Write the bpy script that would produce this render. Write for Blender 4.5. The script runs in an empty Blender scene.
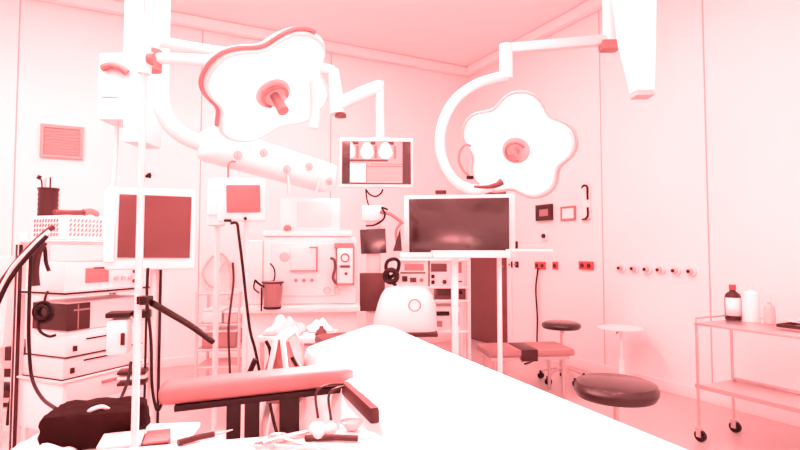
import bpy, bmesh, math, random
from mathutils import Vector, Matrix, Euler
random.seed(7)
PI = math.pi
C = bpy.context.scene.collection
F, CAMZ, TILT, YAW = 524.0, 1.25, math.atan(24/524), math.radians(27)
CY, SY, CT, ST = math.cos(YAW), math.sin(YAW), math.cos(TILT), math.sin(TILT)
RX, BY, HC = 4.2, 6.11, 3.8          # wall planes and ceiling height

# ------------------------------------------------------------------ measuring
def R(X, D, z=0.0):                   # (sideways, ahead of the viewer, height) -> room
    return Vector((X*CY + D*SY, -X*SY + D*CY, z))
def ray(px, py):
    u, v = (px-400)/F, (225-py)/F
    return u, CT - v*ST, ST + v*CT
def P(px, py, D):
    a, b, c = ray(px, py); k = D/b
    return R(a*k, D, CAMZ + c*k)
def G(px, py, z):
    a, b, c = ray(px, py); k = (z-CAMZ)/c
    return R(a*k, b*k, z)
def RW(px, py, off=0.0):
    a, b, c = ray(px, py); d = R(a, b); k = (RX-off)/d.x
    return Vector((RX-off, d.y*k, CAMZ + c*k))
def BW(px, py, off=0.0):
    a, b, c = ray(px, py); d = R(a, b); k = (BY-off)/d.y
    return Vector((d.x*k, BY-off, CAMZ + c*k))
def foot(px, D):                      # floor point under a pixel column at a depth
    return R((px-400)/F*D, D, 0)

# ------------------------------------------------------------------ materials
def mat(name, col, rough=.5, metal=0.0, var=.05, scale=9.0, spec=.5, bump=0.0, emit=None, es=0.0, alpha=None, coat=0, ior=None):
    m = bpy.data.materials.new(name); m.use_nodes = True
    n, l = m.node_tree.nodes, m.node_tree.links
    b = n['Principled BSDF']
    tc = n.new('ShaderNodeTexCoord'); nz = n.new('ShaderNodeTexNoise')
    nz.inputs['Scale'].default_value = scale; nz.inputs['Detail'].default_value = 4
    l.new(tc.outputs['Object'], nz.inputs['Vector'])
    mx = n.new('ShaderNodeMix'); mx.data_type = 'RGBA'
    l.new(nz.outputs['Fac'], mx.inputs[0])
    mx.inputs[6].default_value = tuple(max(0, c*(1-var)) for c in col)+(1,)
    mx.inputs[7].default_value = tuple(min(1, c*(1+var)) for c in col)+(1,)
    l.new(mx.outputs[2], b.inputs['Base Color'])
    b.inputs['Roughness'].default_value = rough; b.inputs['Metallic'].default_value = metal
    b.inputs['Specular IOR Level'].default_value = spec
    if ior: b.inputs['IOR'].default_value = ior
    if coat: b.inputs['Coat Weight'].default_value = coat
    if bump:
        bp = n.new('ShaderNodeBump'); bp.inputs['Strength'].default_value = bump; bp.inputs['Distance'].default_value = .01
        l.new(nz.outputs['Fac'], bp.inputs['Height']); l.new(bp.outputs[0], b.inputs['Normal'])
    if emit:
        b.inputs['Emission Color'].default_value = tuple(emit)+(1,); b.inputs['Emission Strength'].default_value = es
    if alpha is not None:
        b.inputs['Transmission Weight'].default_value = alpha
    return m
M = dict(
    wall=mat('wall_paint', (.86,.855,.855), .55, var=.015, scale=2),
    ceil=mat('ceiling_paint', (.90,.895,.895), .7, var=.015, scale=2),
    floor=mat('vinyl_floor', (.50,.45,.45), .28, var=.06, scale=3, spec=.35),
    trim=mat('white_trim', (.90,.90,.90), .45, var=.01),
    seam=mat('wall_joint', (.52,.47,.47), .6),
    white=mat('white_enamel', (.92,.915,.915), .32, var=.015),
    offw=mat('pale_plastic', (.84,.81,.81), .42, var=.03),
    pale=mat('pale_grey_plastic', (.66,.56,.56), .45, var=.05),
    drape=mat('white_drape', (.92,.92,.92), .85, var=.01, scale=14, bump=.15),
    cloth=mat('pale_cloth', (.78,.72,.72), .9, var=.08, scale=18, bump=.4),
    steel=mat('brushed_steel', (.66,.60,.60), .28, .85, var=.08, scale=30),
    black=mat('black_rubber', (.012,.0015,.0015), .45, var=.3, spec=.3),
    dark=mat('dark_plastic', (.040,.006,.006), .38, var=.3),
    screen=mat('dark_glass_screen', (.022,.003,.003), .2, var=.05, spec=.5, ior=1.9),
    lscreen=mat('grey_glass_screen', (.13,.05,.05), .2, var=.05, spec=.6),
    pscreen=mat('unlit_screen', (.34,.17,.17), .22, var=.05, spec=.7),
    mid=mat('grey_panel', (.34,.22,.22), .5, var=.08),
    slate=mat('slate_panel', (.13,.05,.05), .5, var=.08),
    pad=mat('padded_vinyl', (.40,.19,.19), .38, var=.06, scale=12, bump=.08, spec=.5),
    stool=mat('black_stool_vinyl', (.020,.002,.002), .22, var=.2, spec=.5, ior=1.7),
    red=mat('red_plastic', (.50,.08,.08), .4, var=.08),
    door=mat('door_dark_glass', (.17,.065,.065), .35, var=.1, spec=.4),
    bag=mat('black_bag_fabric', (.016,.002,.002), .8, var=.4, scale=25, bump=.5, spec=.15),
    clear=mat('clear_plastic', (.85,.82,.82), .2, var=.02),
    glow=mat('lamp_face_glass', (.9,.9,.9), .25, emit=(1,.40,.40), es=1.3),
    led=mat('lamp_lens', (.9,.9,.9), .2, emit=(1,.42,.42), es=1.2),
    lit=mat('lit_display', (.06,.03,.03), .4, emit=(1,.47,.47), es=1.25),
    lit2=mat('lit_display_white', (.06,.05,.05), .4, emit=(1,.60,.60), es=2.0),
    lens=mat('added_light_diffuser', (.9,.9,.9), .5, emit=(1,.36,.36), es=17.0),
    shade=mat('grille_panel', (.50,.38,.38), .6, var=.1, scale=40),
)

# ------------------------------------------------------------------ geometry
def B(): return bmesh.new()
def box(b, c, s, rot=None, bev=0.0, seg=2):
    r = bmesh.ops.create_cube(b, size=1.0); vs = r['verts']
    mt = Matrix.Translation(c) @ ((rot if rot else Matrix.Identity(3)).to_4x4()) @ Matrix.Diagonal((*s, 1))
    bmesh.ops.transform(b, matrix=mt, verts=vs)
    if bev:
        es = list({e for v in vs for e in v.link_edges})
        bmesh.ops.bevel(b, geom=es, offset=min(bev, min(s)*.45), segments=seg, profile=.6, affect='EDGES')
def bx(b, x0, x1, y0, y1, z0, z1, bev=0.0):
    box(b, ((x0+x1)/2, (y0+y1)/2, (z0+z1)/2), (abs(x1-x0), abs(y1-y0), abs(z1-z0)), None, bev)
def rz3(a): return Matrix.Rotation(a, 3, 'Z')
def cyl(b, p0, p1, r0, r1=None, seg=20):
    p0, p1 = Vector(p0), Vector(p1); d = p1-p0; L = d.length
    q = d.to_track_quat('Z', 'Y').to_matrix().to_4x4()
    bmesh.ops.create_cone(b, cap_ends=True, segments=seg, radius1=r0, radius2=r0 if r1 is None else r1, depth=L,
                          matrix=Matrix.Translation((p0+p1)/2) @ q)
def smooth_path(pts, n=6):
    pts = [Vector(p) for p in pts]
    if len(pts) < 3: return pts
    q = [pts[0]*2-pts[1]] + pts + [pts[-1]*2-pts[-2]]; out = []
    for i in range(1, len(q)-2):
        a, c, d, e = q[i-1], q[i], q[i+1], q[i+2]
        for k in range(n):
            t = k/n
            out.append(.5*((2*c)+(d-a)*t+(2*a-5*c+4*d-e)*t*t+(3*c-a-3*d+e)*t**3))
    return out+[pts[-1]]
def tube(b, pts, r, seg=10, n=6, closed=False, r1=None):
    ps = smooth_path(pts, n); rings = []
    up = Vector((.13, .07, 1)).normalized(); N = len(ps)
    for i, p in enumerate(ps):
        t = (ps[min(i+1, N-1)] - ps[max(i-1, 0)])
        if t.length < 1e-9: t = Vector((0, 0, 1))
        t.normalize(); s = t.cross(up)
        if s.length < .05: s = t.cross(Vector((1, 0, .1)))
        s.normalize(); w = s.cross(t); up = w
        rr = r if r1 is None else r+(r1-r)*i/(N-1)
        rings.append([b.verts.new(p+(s*math.cos(2*PI*k/seg)+w*math.sin(2*PI*k/seg))*rr) for k in range(seg)])
    for a, c in zip(rings, rings[1:]):
        for k in range(seg): b.faces.new((a[k], a[(k+1) % seg], c[(k+1) % seg], c[k]))
    b.faces.new(rings[0][::-1]); b.faces.new(rings[-1])
def lathe(b, prof, seg=32, mt=None):
    mt = mt or Matrix.Identity(4); rings = []
    for r, z in prof:
        if r < 1e-6: rings.append([b.verts.new(mt @ Vector((0, 0, z)))])
        else: rings.append([b.verts.new(mt @ Vector((r*math.cos(2*PI*k/seg), r*math.sin(2*PI*k/seg), z))) for k in range(seg)])
    for a, c in zip(rings, rings[1:]):
        if len(a) == 1 and len(c) == 1: continue
        for k in range(seg):
            k2 = (k+1) % seg
            if len(a) == 1: b.faces.new((a[0], c[k2], c[k]))
            elif len(c) == 1: b.faces.new((a[k], a[k2], c[0]))
            else: b.faces.new((a[k], a[k2], c[k2], c[k]))
    if len(rings[0]) > 1: b.faces.new(rings[0][::-1])
    if len(rings[-1]) > 1: b.faces.new(rings[-1])
def ring(b, c, R_, r, mt=None, seg=28, a0=0, a1=2*PI):
    mt = mt or Matrix.Identity(4)
    tube(b, [mt @ (Vector(c)+Vector((R_*math.cos(a0+(a1-a0)*k/seg), R_*math.sin(a0+(a1-a0)*k/seg), 0))) for k in range(seg+1)], r, 8, 1)
def prism(b, pts, z0, z1):
    lo = [b.verts.new((p[0], p[1], z0)) for p in pts]; hi = [b.verts.new((p[0], p[1], z1)) for p in pts]
    n = len(pts)
    b.faces.new(hi); b.faces.new(lo[::-1])
    for k in range(n): b.faces.new((lo[k], lo[(k+1) % n], hi[(k+1) % n], hi[k]))
def obj(name, b, m, parent=None, loc=None, rz=0.0):
    bmesh.ops.recalc_face_normals(b, faces=b.faces[:])
    for f in b.faces: f.smooth = True
    for e in b.edges:
        if len(e.link_faces) == 2 and e.calc_face_angle(0) > math.radians(38): e.smooth = False
    me = bpy.data.meshes.new(name); b.to_mesh(me); b.free()
    me.materials.append(M[m] if isinstance(m, str) else m)
    o = bpy.data.objects.new(name, me); C.objects.link(o)
    if parent: o.parent = parent
    if loc is not None: o.location = loc
    o.rotation_euler = (0, 0, rz)
    return o
def tag(o, label, cat, group=None):
    o['label'] = label; o['category'] = cat
    if group: o['group'] = group
    return o
def thing(name, label, cat, loc=(0, 0, 0), rz=0.0, group=None):
    o = bpy.data.objects.new(name, None); C.objects.link(o)
    o.location = loc; o.rotation_euler = (0, 0, rz); o.empty_display_size = .05
    return tag(o, label, cat, group)
def local(t, p):                      # a room point in a thing's own frame
    return Matrix.Rotation(-t.rotation_euler.z, 3, 'Z') @ (Vector(p)-Vector(t.location))
def struct(name, b, m, parent=None):
    o = obj(name, b, m, parent)
    if not parent: o['kind'] = 'structure'
    return o
def dup(root, loc, rz, label, group=None):
    r = root.copy(); C.objects.link(r); r.location = loc; r.rotation_euler = (0, 0, rz); r['label'] = label
    if group: r['group'] = group
    for ch in list(root.children):
        c = ch.copy(); C.objects.link(c); c.parent = r
        for g in list(ch.children):
            d = g.copy(); C.objects.link(d); d.parent = c
    return r
RC = -YAW                             # turned square to the viewer

# ------------------------------------------------------------------ the room
XL, YF = -4.6, -3.2
b = B(); bx(b, XL-.1, RX+.1, YF-.1, BY+.1, -.1, 0); struct('floor', b, 'floor')
b = B(); bx(b, XL-.1, RX+.1, YF-.1, BY+.1, HC, HC+.1); struct('ceiling', b, 'ceil')
b = B(); bx(b, XL-.1, RX+.1, BY, BY+.1, 0, HC); struct('wall_back', b, 'wall')
b = B(); bx(b, RX, RX+.1, YF-.1, BY, 0, HC); struct('wall_right', b, 'wall')
b = B(); bx(b, XL-.1, XL, YF-.1, BY, 0, HC); struct('wall_left', b, 'wall')
b = B(); bx(b, XL, RX, YF-.1, YF, 0, HC); struct('wall_front', b, 'wall')
b = B(); box(b, ((XL+RX)/2, BY-.05, HC-.06), (RX-XL, .10, .12), None, .03); struct('trim_1', b, 'trim')
b = B(); box(b, (RX-.05, (YF+BY)/2-.05, HC-.06), (.10, BY-YF-.1, .12), None, .03); struct('trim_2', b, 'trim')
n = 3
for px in (603, 709):                 # joints of the wall panels
    p = RW(px, 249); b = B(); bx(b, RX-.002, RX, p.y-.006, p.y+.006, .1, HC-.12); struct('trim_%d' % n, b, 'seam'); n += 1
for px in (199, 12, 330):
    p = BW(px, 249); b = B(); bx(b, p.x-.006, p.x+.006, BY-.002, BY, .1, HC-.12); struct('trim_%d' % n, b, 'seam'); n += 1
b = B(); bx(b, RX-.012, RX, YF, BY-.92, 0, .1, .004); struct('baseboard_right', b, 'offw')
b = B(); bx(b, XL, RX-.012, BY-.012, BY, 0, .1, .004); struct('baseboard_back', b, 'offw')
# dark glazed door in the long wall by the corner
ya, yb = RW(509, 300).y, BY-.05
b = B(); zt = 2.05
bx(b, RX-.03, RX-.001, ya-.07, ya, 0, zt+.07, .004); bx(b, RX-.03, RX-.001, ya, yb, zt, zt+.07, .004)
d = struct('door_1', b, 'white')
b = B(); bx(b, RX-.018, RX-.002, ya, yb, .01, zt, .003); obj('door_leaf', b, 'door', d)
b = B(); cyl(b, (RX-.05, ya+.09, 1.0), (RX-.05, ya+.09, 1.25), .012); cyl(b, (RX-.05, ya+.09, 1.03), (RX-.015, ya+.09, 1.03), .008); cyl(b, (RX-.05, ya+.09, 1.22), (RX-.015, ya+.09, 1.22), .008); obj('door_handle', b, 'steel', d)

# ceiling luminaires added out of view to brighten the room
LCOL = (1, .335, .335)
def area(loc, sx, sy, e, rot=(0, 0, 0)):
    l = bpy.data.lights.new('added_area_light', 'AREA'); l.shape = 'RECTANGLE'; l.size = sx; l.size_y = sy
    l.energy = e; l.color = LCOL
    o = bpy.data.objects.new('added_area_light', l); C.objects.link(o); o.location = loc; o.rotation_euler = rot
    return o
E_CEIL = 72
for i, (x, y, w) in enumerate([(-3.0, -1.6, .8), (-.4, -1.6, 1.0), (2.0, -1.6, .7), (-2.8, 1.1, .75), (-.4, 1.1, 1.0), (1.7, 1.1, .6), (-2.6, 3.4, .85), (-.4, 3.7, 1.4), (1.6, 3.6, 1.3)]):
    t = thing('added_ceiling_light', 'added rectangular ceiling luminaire, out of view', 'ceiling light', (x, y, HC), 0, 'added ceiling luminaires')
    b = B()
    for sx in (-1, 1): bx(b, sx*.62-.02, sx*.62+.02, -.34, .34, -.02, 0, .004)
    for sy in (-1, 1): bx(b, -.60, .60, sy*.32-.02, sy*.32+.02, -.02, 0, .004)
    obj('frame', b, 'white', t)
    b = B(); bx(b, -.60, .60, -.30, .30, -.13, -.004, .02); obj('diffuser', b, 'lens', t)  # dropped below the ceiling so its glowing sides lighten it
    area((x, y, HC-.14), 1.15, .58, E_CEIL*w)

# ------------------------------------------------------------------ operating table
OT = [( -.035, 3.47), (-.20, 3.56), (-.33, 3.22), (-.505, 2.73), (-.046, 1.607), (.30, .76), (.94, .86), (.757, 1.323), (.208, 2.73)]
def lerp2(a, c, t): return (a[0]+(c[0]-a[0])*t, a[1]+(c[1]-a[1])*t)
tdir = math.atan2(-.37*-SY+.93*CY, -.37*CY+.93*SY)      # heading of the table in the room
tt = thing('operating_table', 'operating table with padded top mostly hidden under its white drape', 'operating table', R(.10, 1.95, 0), tdir)
b = B(); bx(b, -1.0, .80, -.25, .25, .66, .735, .03); obj('mattress', b, 'slate', tt)
b = B(); bx(b, .82, 1.42, -.11, .11, .67, .735, .03); obj('head_rest', b, 'slate', tt)
b = B(); bx(b, -1.0, 1.3, -.10, .10, .625, .66); bx(b, -1.0, .8, -.24, .24, .61, .63); obj('tabletop', b, 'steel', tt)
b = B(); bx(b, -.22, .22, -.16, .16, .10, .61, .02); obj('column', b, 'steel', tt)
b = B(); bx(b, -.55, .45, -.24, .24, 0, .10, .03); obj('base', b, 'white', tt)
# drape over it
def drape(poly, ztop, hang, wave, name, mname, seg=.05, rnd=.03):
    pts = []
    for i, p in enumerate(poly):
        q = poly[(i+1) % len(poly)]; L = math.dist(p, q); k = max(2, int(L/seg))
        pts += [lerp2(p, q, j/k) for j in range(k)]
    for _ in range(3): pts = [((a[0]+2*p[0]+c[0])/4, (a[1]+2*p[1]+c[1])/4) for a, p, c in zip(pts[-1:]+pts[:-1], pts, pts[1:]+pts[:1])]
    N = len(pts); ar = sum(pts[i][0]*pts[(i+1) % N][1]-pts[(i+1) % N][0]*pts[i][1] for i in range(N))
    nor = []
    for i in range(N):
        a, c = pts[i-1], pts[(i+1) % N]; dx, dy = c[0]-a[0], c[1]-a[1]; L = math.hypot(dx, dy) or 1
        s = 1 if ar > 0 else -1; nor.append((dy/L*s, -dx/L*s))
    b = B(); loops = []; s = 0
    arc = [0]
    for i in range(1, N): arc.append(arc[-1]+math.dist(pts[i], pts[i-1]))
    prof = [(-rnd, 0), (-rnd*.3, -rnd*.3), (0, -rnd)] + [(.012*k, -rnd-(hang-rnd)*k/5) for k in range(1, 6)]
    for j, (off, dz) in enumerate(prof):
        lp = []
        for i, p in enumerate(pts):
            w = wave*max(0, (j-2))/5*(math.sin(arc[i]*23)+.6*math.sin(arc[i]*41+1.3))
            o = off+abs(w)*.7+w*.3
            lp.append(b.verts.new(R(p[0]+nor[i][0]*o, p[1]+nor[i][1]*o, ztop+dz+(0 if j < 7 else .02*math.sin(arc[i]*9)))))
        loops.append(lp)
    for a, c in zip(loops, loops[1:]):
        for k in range(N): b.faces.new((a[k], a[(k+1) % N], c[(k+1) % N], c[k]))
    f = b.faces.new(loops[0]); bmesh.ops.triangulate(b, faces=[f])
    o = obj(name, b, mname)
    so = o.modifiers.new('thickness', 'SOLIDIFY'); so.thickness = .004; so.offset = -1
    return o
tag(drape(OT, .748, .33, .012, 'surgical_drape', 'drape'), 'plain white drape spread over the long operating table', 'drape')

# padded arm board standing out from the table
pA, pB = P(163, 396, 1.93), P(350, 376, 2.12)
ax = pB-pA; L = Vector((ax.x, ax.y, 0)).length; ang = math.atan2(ax.y, ax.x)
t = thing('arm_board', 'padded salmon arm board reaching sideways from the operating table', 'arm board', (pA.x, pA.y, 0), ang)
z0 = (pA.z+pB.z)/2; sl = math.asin((pB.z-pA.z)/ax.length)
b = B(); rt = Matrix.Rotation(-sl, 3, 'Y')
box(b, (L/2, 0, z0+.012), (L+.02, .13, .072), rt, .034, 5); obj('pad', b, 'pad', t)
b = B(); box(b, (L/2+.02, -.01, z0-.034), (L-.05, .11, .022), rt, .004); obj('support_plate', b, 'black', t)
for xa, w, dz in ((.247, .05, .155), (.312, .054, .165), (.447, .074, .15)):
    b = B(); bx(b, xa-w/2, xa+w/2, -.062, -.054, z0-.04-dz, z0-.028, .003)
    obj('strap', b, 'black', t)
b = B(); tube(b, [(xx, -.07, zz) for xx, zz in ((.375, z0-.05), (.39, z0-.12), (.41, z0-.19))], .006); obj('release_rod', b, 'black', t)
q0, q1 = local(t, P(346, 383, 2.0)), local(t, P(374, 408, 1.60))
b = B(); d = q1-q0; yw = math.atan2(d.y, d.x)
box(b, (q0+q1)/2+Vector((0, 0, -.02)), (Vector((d.x, d.y, 0)).length+.03, .03, .05), rz3(yw) @ Matrix.Rotation(-math.atan2(d.z, Vector((d.x, d.y)).length), 3, 'Y'), .01)
obj('rail_clamp', b, 'dark', t)
b = B()
for s in ((318, 388), (331, 390)):
    tube(b, [local(t, P(s[0]+26, s[1]-4, 1.98)), local(t, P(s[0]+10, s[1]-3, 1.96)), local(t, P(s[0]-2, s[1]+5, 1.95)), local(t, P(s[0], s[1]+30, 1.95))], .005)
obj('hinge_linkage', b, 'dark', t)

# instrument table at the front
ITP = [(-.84, 1.005), (-.035, 1.20), (.035, .78), (-.75, .62)]
drp = drape(ITP, .86, .42, .012, 'table_cover', 'drape')
tag(drp, 'white sterile cover on the instrument table nearest the viewer', 'table cover')
itc = R(-.40, .90, 0)
t = thing('instrument_table', 'small instrument table under the white sterile cover', 'table', itc, math.atan2(-SY*.805+CY*.195, CY*.805+SY*.195))
b = B(); bx(b, -.38, .38, -.16, .16, .825, .847, .006); obj('tabletop', b, 'steel', t)
for sx in (-1, 1):
    for sy in (-1, 1):
        b = B(); cyl(b, (sx*.32, sy*.13, 0), (sx*.32, sy*.13, .826), .013); obj('leg', b, 'steel', t)
# instruments on it
def instrument(p, a, s, kind, m, label, cat, name):
    t = thing(name, label, cat, p, a)
    if kind == 'scissors':
        for sg in (-1, 1):
            b = B(); tube(b, [(-.01*s, sg*.022*s, .006), (.04*s, sg*.012*s, .006), (.09*s, -sg*.001, .006), (.16*s, -sg*.004*s, .006)], .0042)
            ring(b, (-.035*s, sg*.026*s, .006), .022*s, .0042, seg=16); obj('handle', b, m, t)
    elif kind == 'bowl':
        b = B(); lathe(b, [(.02*s, 0), (.03*s, .002), (.05*s, .03*s), (.056*s, .045*s), (.053*s, .045*s), (.046*s, .03*s), (.026*s, .008), (0, .007)], 28); obj('bowl', b, m, t)
        b = B(); ring(b, (0, 0, .045*s), .055*s, .0025); obj('rim', b, 'steel', t)
    elif kind == 'swab':
        b = B()
        for i in range(9):
            bmesh.ops.create_icosphere(b, subdivisions=2, radius=.018*s*random.uniform(.7, 1.15), matrix=Matrix.Translation((random.uniform(-.03, .03)*s, random.uniform(-.02, .02)*s, .017*s)))
        bmesh.ops.remove_doubles(b, verts=b.verts, dist=.0001)
        obj('gauze', b, m, t)
    else:
        b = B(); tube(b, [(0, 0, .006), (.06*s, .002, .007), (.12*s, -.001, .007)], .006); obj('grip', b, m, t)
        b = B(); tube(b, [(.118*s, 0, .007), (.15*s, 0, .006), (.19*s, .004, .005)], .0035, r1=.0012); obj('shaft', b, 'steel', t)
    return t
ZI = .861
for px, py, a, s, k, m, lb, ct, nm in (
    (305, 441, -.5, .9, 'probe', 'dark', 'dark handled probe lying among the instruments on the white cover', 'probe', 'surgical_probe'),
    (283, 446, -.9, .8, 'scissors', 'steel', 'steel scissors on the white cover beside the dark probe', 'scissors', 'surgical_scissors'),
    (352, 430, 0, .42, 'bowl', 'pale', 'small pale round bowl at the far edge of the white cover', 'bowl', 'kidney_bowl'),
    (322, 436, .4, .8, 'swab', 'cloth', 'crumpled gauze heap on the white cover between bowl and probe', 'gauze', 'gauze_swab'),
    (262, 447, .2, .8, 'probe', 'steel', 'slim steel hook lying left of the scissors', 'hook', 'steel_hook'),
    (178, 446, .25, .6, 'probe', 'dark', 'dark handled scalpel lying apart near the pole end of the white cover', 'scalpel', 'scalpel')):
    p = G(px, py, ZI); instrument((p.x, p.y, ZI-.001 if False else ZI), a, s, k, m, lb, ct, nm)

# ------------------------------------------------------------------ stools
def make_stool(name, label, loc, seat_m, z=.545, r=.19, legm='steel', th=.085, rz=0):
    t = thing(name, label, 'stool', loc, rz)
    b = B(); lathe(b, [(r*.55, z-th), (r*.93, z-th+.008), (r, z-th*.62), (r*1.0, z-th*.38), (r*.95, z-.014), (r*.8, z-.003), (0, z)], 40); obj('seat', b, seat_m, t)
    b = B(); cyl(b, (0, 0, .08), (0, 0, z-th+.004), .014); cyl(b, (0, 0, .085), (0, 0, .26), .024); obj('gas_column', b, legm, t)
    b = B(); tube(b, [(0, 0, z-th-.02), (.06, .01, z-th-.025), (.11, .015, z-th-.05)], .006); obj('height_lever', b, 'black', t)
    for k in range(5):
        a = k*2*PI/5+.3; c, s = math.cos(a), math.sin(a)
        b = B(); tube(b, [(c*.012, s*.012, .125), (c*.08, s*.08, .115), (c*.20, s*.20, .072)], .013, r1=.009); lg = obj('leg', b, legm, t)
        b = B()
        box(b, (c*.205, s*.205, .062), (.02, .034, .03), rz3(a), .004)
        for sg in (-1, 1):
            w = Vector((c*.205-s*.014*sg, s*.205+c*.014*sg, .027)); v = Vector((-s, c, 0))*.007
            cyl(b, w-v, w+v, .0268, seg=16)
        obj('caster', b, 'black', lg)
    return t
make_stool('round_stool', 'low black stool with glossy round seat nearest the steel cart', foot(613, 2.80), 'stool', .56, .21, th=.095)
make_stool('round_stool', 'far black stool standing by the hanging cable at the wall', foot(560, 5.02), 'stool', .56, .18, th=.07, rz=.5)
make_stool('round_stool', 'pale seated stool on slim white legs close to the wall', foot(619, 4.72), 'offw', .56, .195, legm='white', th=.03, rz=.9)

# ------------------------------------------------------------------ steel cart with its bottles
t = thing('steel_cart', 'two shelf steel cart on casters beside the wall', 'cart', (3.50, 1.77, 0), 0)
W, Ln, zt, zs = .20, .45, .765, .353
b = B()
bx(b, -W, W, -Ln, Ln, zt-.014, zt, .003); bx(b, -W, W, -Ln, -Ln+.012, zt-.03, zt+.0, .003)
obj('top_shelf', b, 'steel', t)
b = B(); tube(b, [(-W+.01, Ln-.01, zt+.03), (W-.01, Ln-.01, zt+.03), (W-.01, -Ln+.01, zt+.03)], .006, n=1)
for q in ((-W+.01, Ln-.01), (W-.01, Ln-.01), (W-.01, 0), (W-.01, -Ln+.01)): cyl(b, (*q, zt), (*q, zt+.03), .004)
obj('guard_rail', b, 'steel', t)
b = B(); bx(b, -W, W, -Ln, Ln, zs-.012, zs, .003)
for sx in (-1, 1): bx(b, sx*W-.004, sx*W+.004, -Ln, Ln, zs-.006, zs+.018, .002)
obj('lower_shelf', b, 'steel', t)
for sx in (-1, 1):
    for sy in (-1, 1):
        b = B(); cyl(b, (sx*(W-.012), sy*(Ln-.012), .085), (sx*(W-.012), sy*(Ln-.012), zt-.01), .009, seg=14); p = obj('post', b, 'steel', t)
        b = B(); x, y = sx*(W-.012), sy*(Ln-.012)
        bx(b, x-.014, x+.014, y-.02, y+.02, .06, .09, .004); bx(b, x-.016, x-.012, y-.02, y+.012, .03, .07); bx(b, x+.012, x+.016, y-.02, y+.012, .03, .07)
        obj('caster_fork', b, 'steel', p)
        b = B(); cyl(b, (x-.011, y-.008, .038), (x+.011, y-.008, .038), .0375, seg=24); obj('wheel', b, 'black', p)
def bottle(name, label, px, D, prof, bm, capz, caph, capr, capm, group=None, lab=None):
    p = foot(px, D); t = thing(name, label, 'bottle', (p.x, p.y, zt+.001), RC)
    b = B(); lathe(b, prof, 28); obj('body', b, bm, t)
    b = B(); lathe(b, [(capr, capz), (capr*1.04, capz+caph*.2), (capr, capz+caph), (0, capz+caph)], 24); obj('cap', b, capm, t)
    if lab:
        r, za, zb, mm = lab; b = B()
        for a0 in ((-2.0, -1.12), ):
            n = 12; lo = []; hi = []
            for k in range(n+1):
                a = -3.15+2.15*k/n; lo.append(b.verts.new((r*math.cos(a), r*math.sin(a), za))); hi.append(b.verts.new((r*math.cos(a), r*math.sin(a), zb)))
            for k in range(n): b.faces.new((lo[k], lo[k+1], hi[k+1], hi[k]))
        o = obj('bottle_label', b, mm, t); o['label'] = 'white label'
        so = o.modifiers.new('t', 'SOLIDIFY'); so.thickness = .0012; so.offset = 1
    return t
bottle('disinfectant_bottle', 'dark bottle with white label and red cap on the steel cart', 731, 3.62,
       [(.047, 0), (.05, .006), (.05, .15), (.044, .175), (.020, .195), (.018, .205), (0, .205)], 'dark', .205, .034, .021, 'red', lab=(.0506, .03, .152, 'white'))
bottle('plastic_bottle', 'tall white bottle on the steel cart next to the red capped one', 749, 3.52,
       [(.048, 0), (.05, .006), (.05, .16), (.042, .19), (.018, .205), (.016, .215), (0, .215)], 'white', .215, .03, .018, 'offw')
bottle('spray_bottle', 'small salmon bottle on the cart between white bottle and tray', 767, 3.42,
       [(.030, 0), (.032, .005), (.032, .09), (.026, .115), (.012, .125), (.012, .14), (0, .14)], 'pale', .14, .03, .014, 'offw')
p = foot(796, 3.22)
t = thing('instrument_tray', 'shallow dark rimmed tray at the near end of the cart top', 'tray', (p.x+.02, p.y-.10, zt+.001), 0)
b = B(); bx(b, -.12, .12, -.17, .17, 0, .006)
obj('base', b, 'steel', t)
b = B()
for sx in (-1, 1): bx(b, sx*.12-.004, sx*.12+.004, -.174, .174, .006, .028, .002)
for sy in (-1, 1): bx(b, -.116, .116, sy*.17-.004, sy*.17+.004, .006, .028, .002)
obj('rim', b, 'dark', t)

# ------------------------------------------------------------------ wall fittings
def wall_panel(name, label, cat, x0, y0, x1, y1, dep, frame_m, inner_m, bw, inner='display', wall=RW, group=None):
    a, c = wall(x0, y0), wall(x1, y1); n = wall is RW
    w = abs(a.y-c.y) if n else abs(a.x-c.x); h = abs(a.z-c.z)
    loc = ((RX, (a.y+c.y)/2, min(a.z, c.z)) if n else ((a.x+c.x)/2, BY, min(a.z, c.z)))
    t = thing(name, label, cat, loc, -PI/2 if n else 0, group)
    # local: x along the wall, -y out of the wall
    if n: t.rotation_euler = (0, 0, -PI/2)
    b = B()
    for sx in (-1, 1): bx(b, sx*(w/2-bw/2)-bw/2, sx*(w/2-bw/2)+bw/2, -dep, -.001, 0, h, .002)
    for zz in (0, h-bw): bx(b, -w/2+bw, w/2-bw, -dep, -.001, zz, zz+bw, .002)
    obj('frame', b, frame_m, t)
    b = B(); bx(b, -w/2+bw, w/2-bw, -dep*.7, -.001, bw, h-bw); obj(inner, b, inner_m, t)
    return t
t = wall_panel('control_panel', 'black framed square panel on the wall beside the white framed notice', 'control panel', 537.5, 205.5, 553.5, 220, .035, 'dark', 'mid', .05, 'display')
wall_panel('framed_notice', 'small white notice in a thin frame beside the black square panel', 'notice', 561.5, 207, 576.5, 220, .02, 'mid', 'white', .022, 'sheet')
p = RW(587, 203)
t = thing('wall_intercom', 'wall handset bracket with dark hooked cord above the sockets', 'intercom', (RX, p.y, p.z-.19), -PI/2)
b = B(); bx(b, -.035, .06, -.03, -.001, .02, .36, .01); obj('body', b, 'white', t)
b = B(); tube(b, [(-.05, -.015, .355), (.0, -.045, .37), (.045, -.045, .355), (.045, -.04, .28), (.045, -.04, .22)], .011); obj('upper_hook', b, 'black', t)
b = B(); tube(b, [(.045, -.04, .14), (.05, -.045, .06), (.02, -.045, .025), (-.045, -.02, .02)], .011); obj('lower_hook', b, 'black', t)
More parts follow.
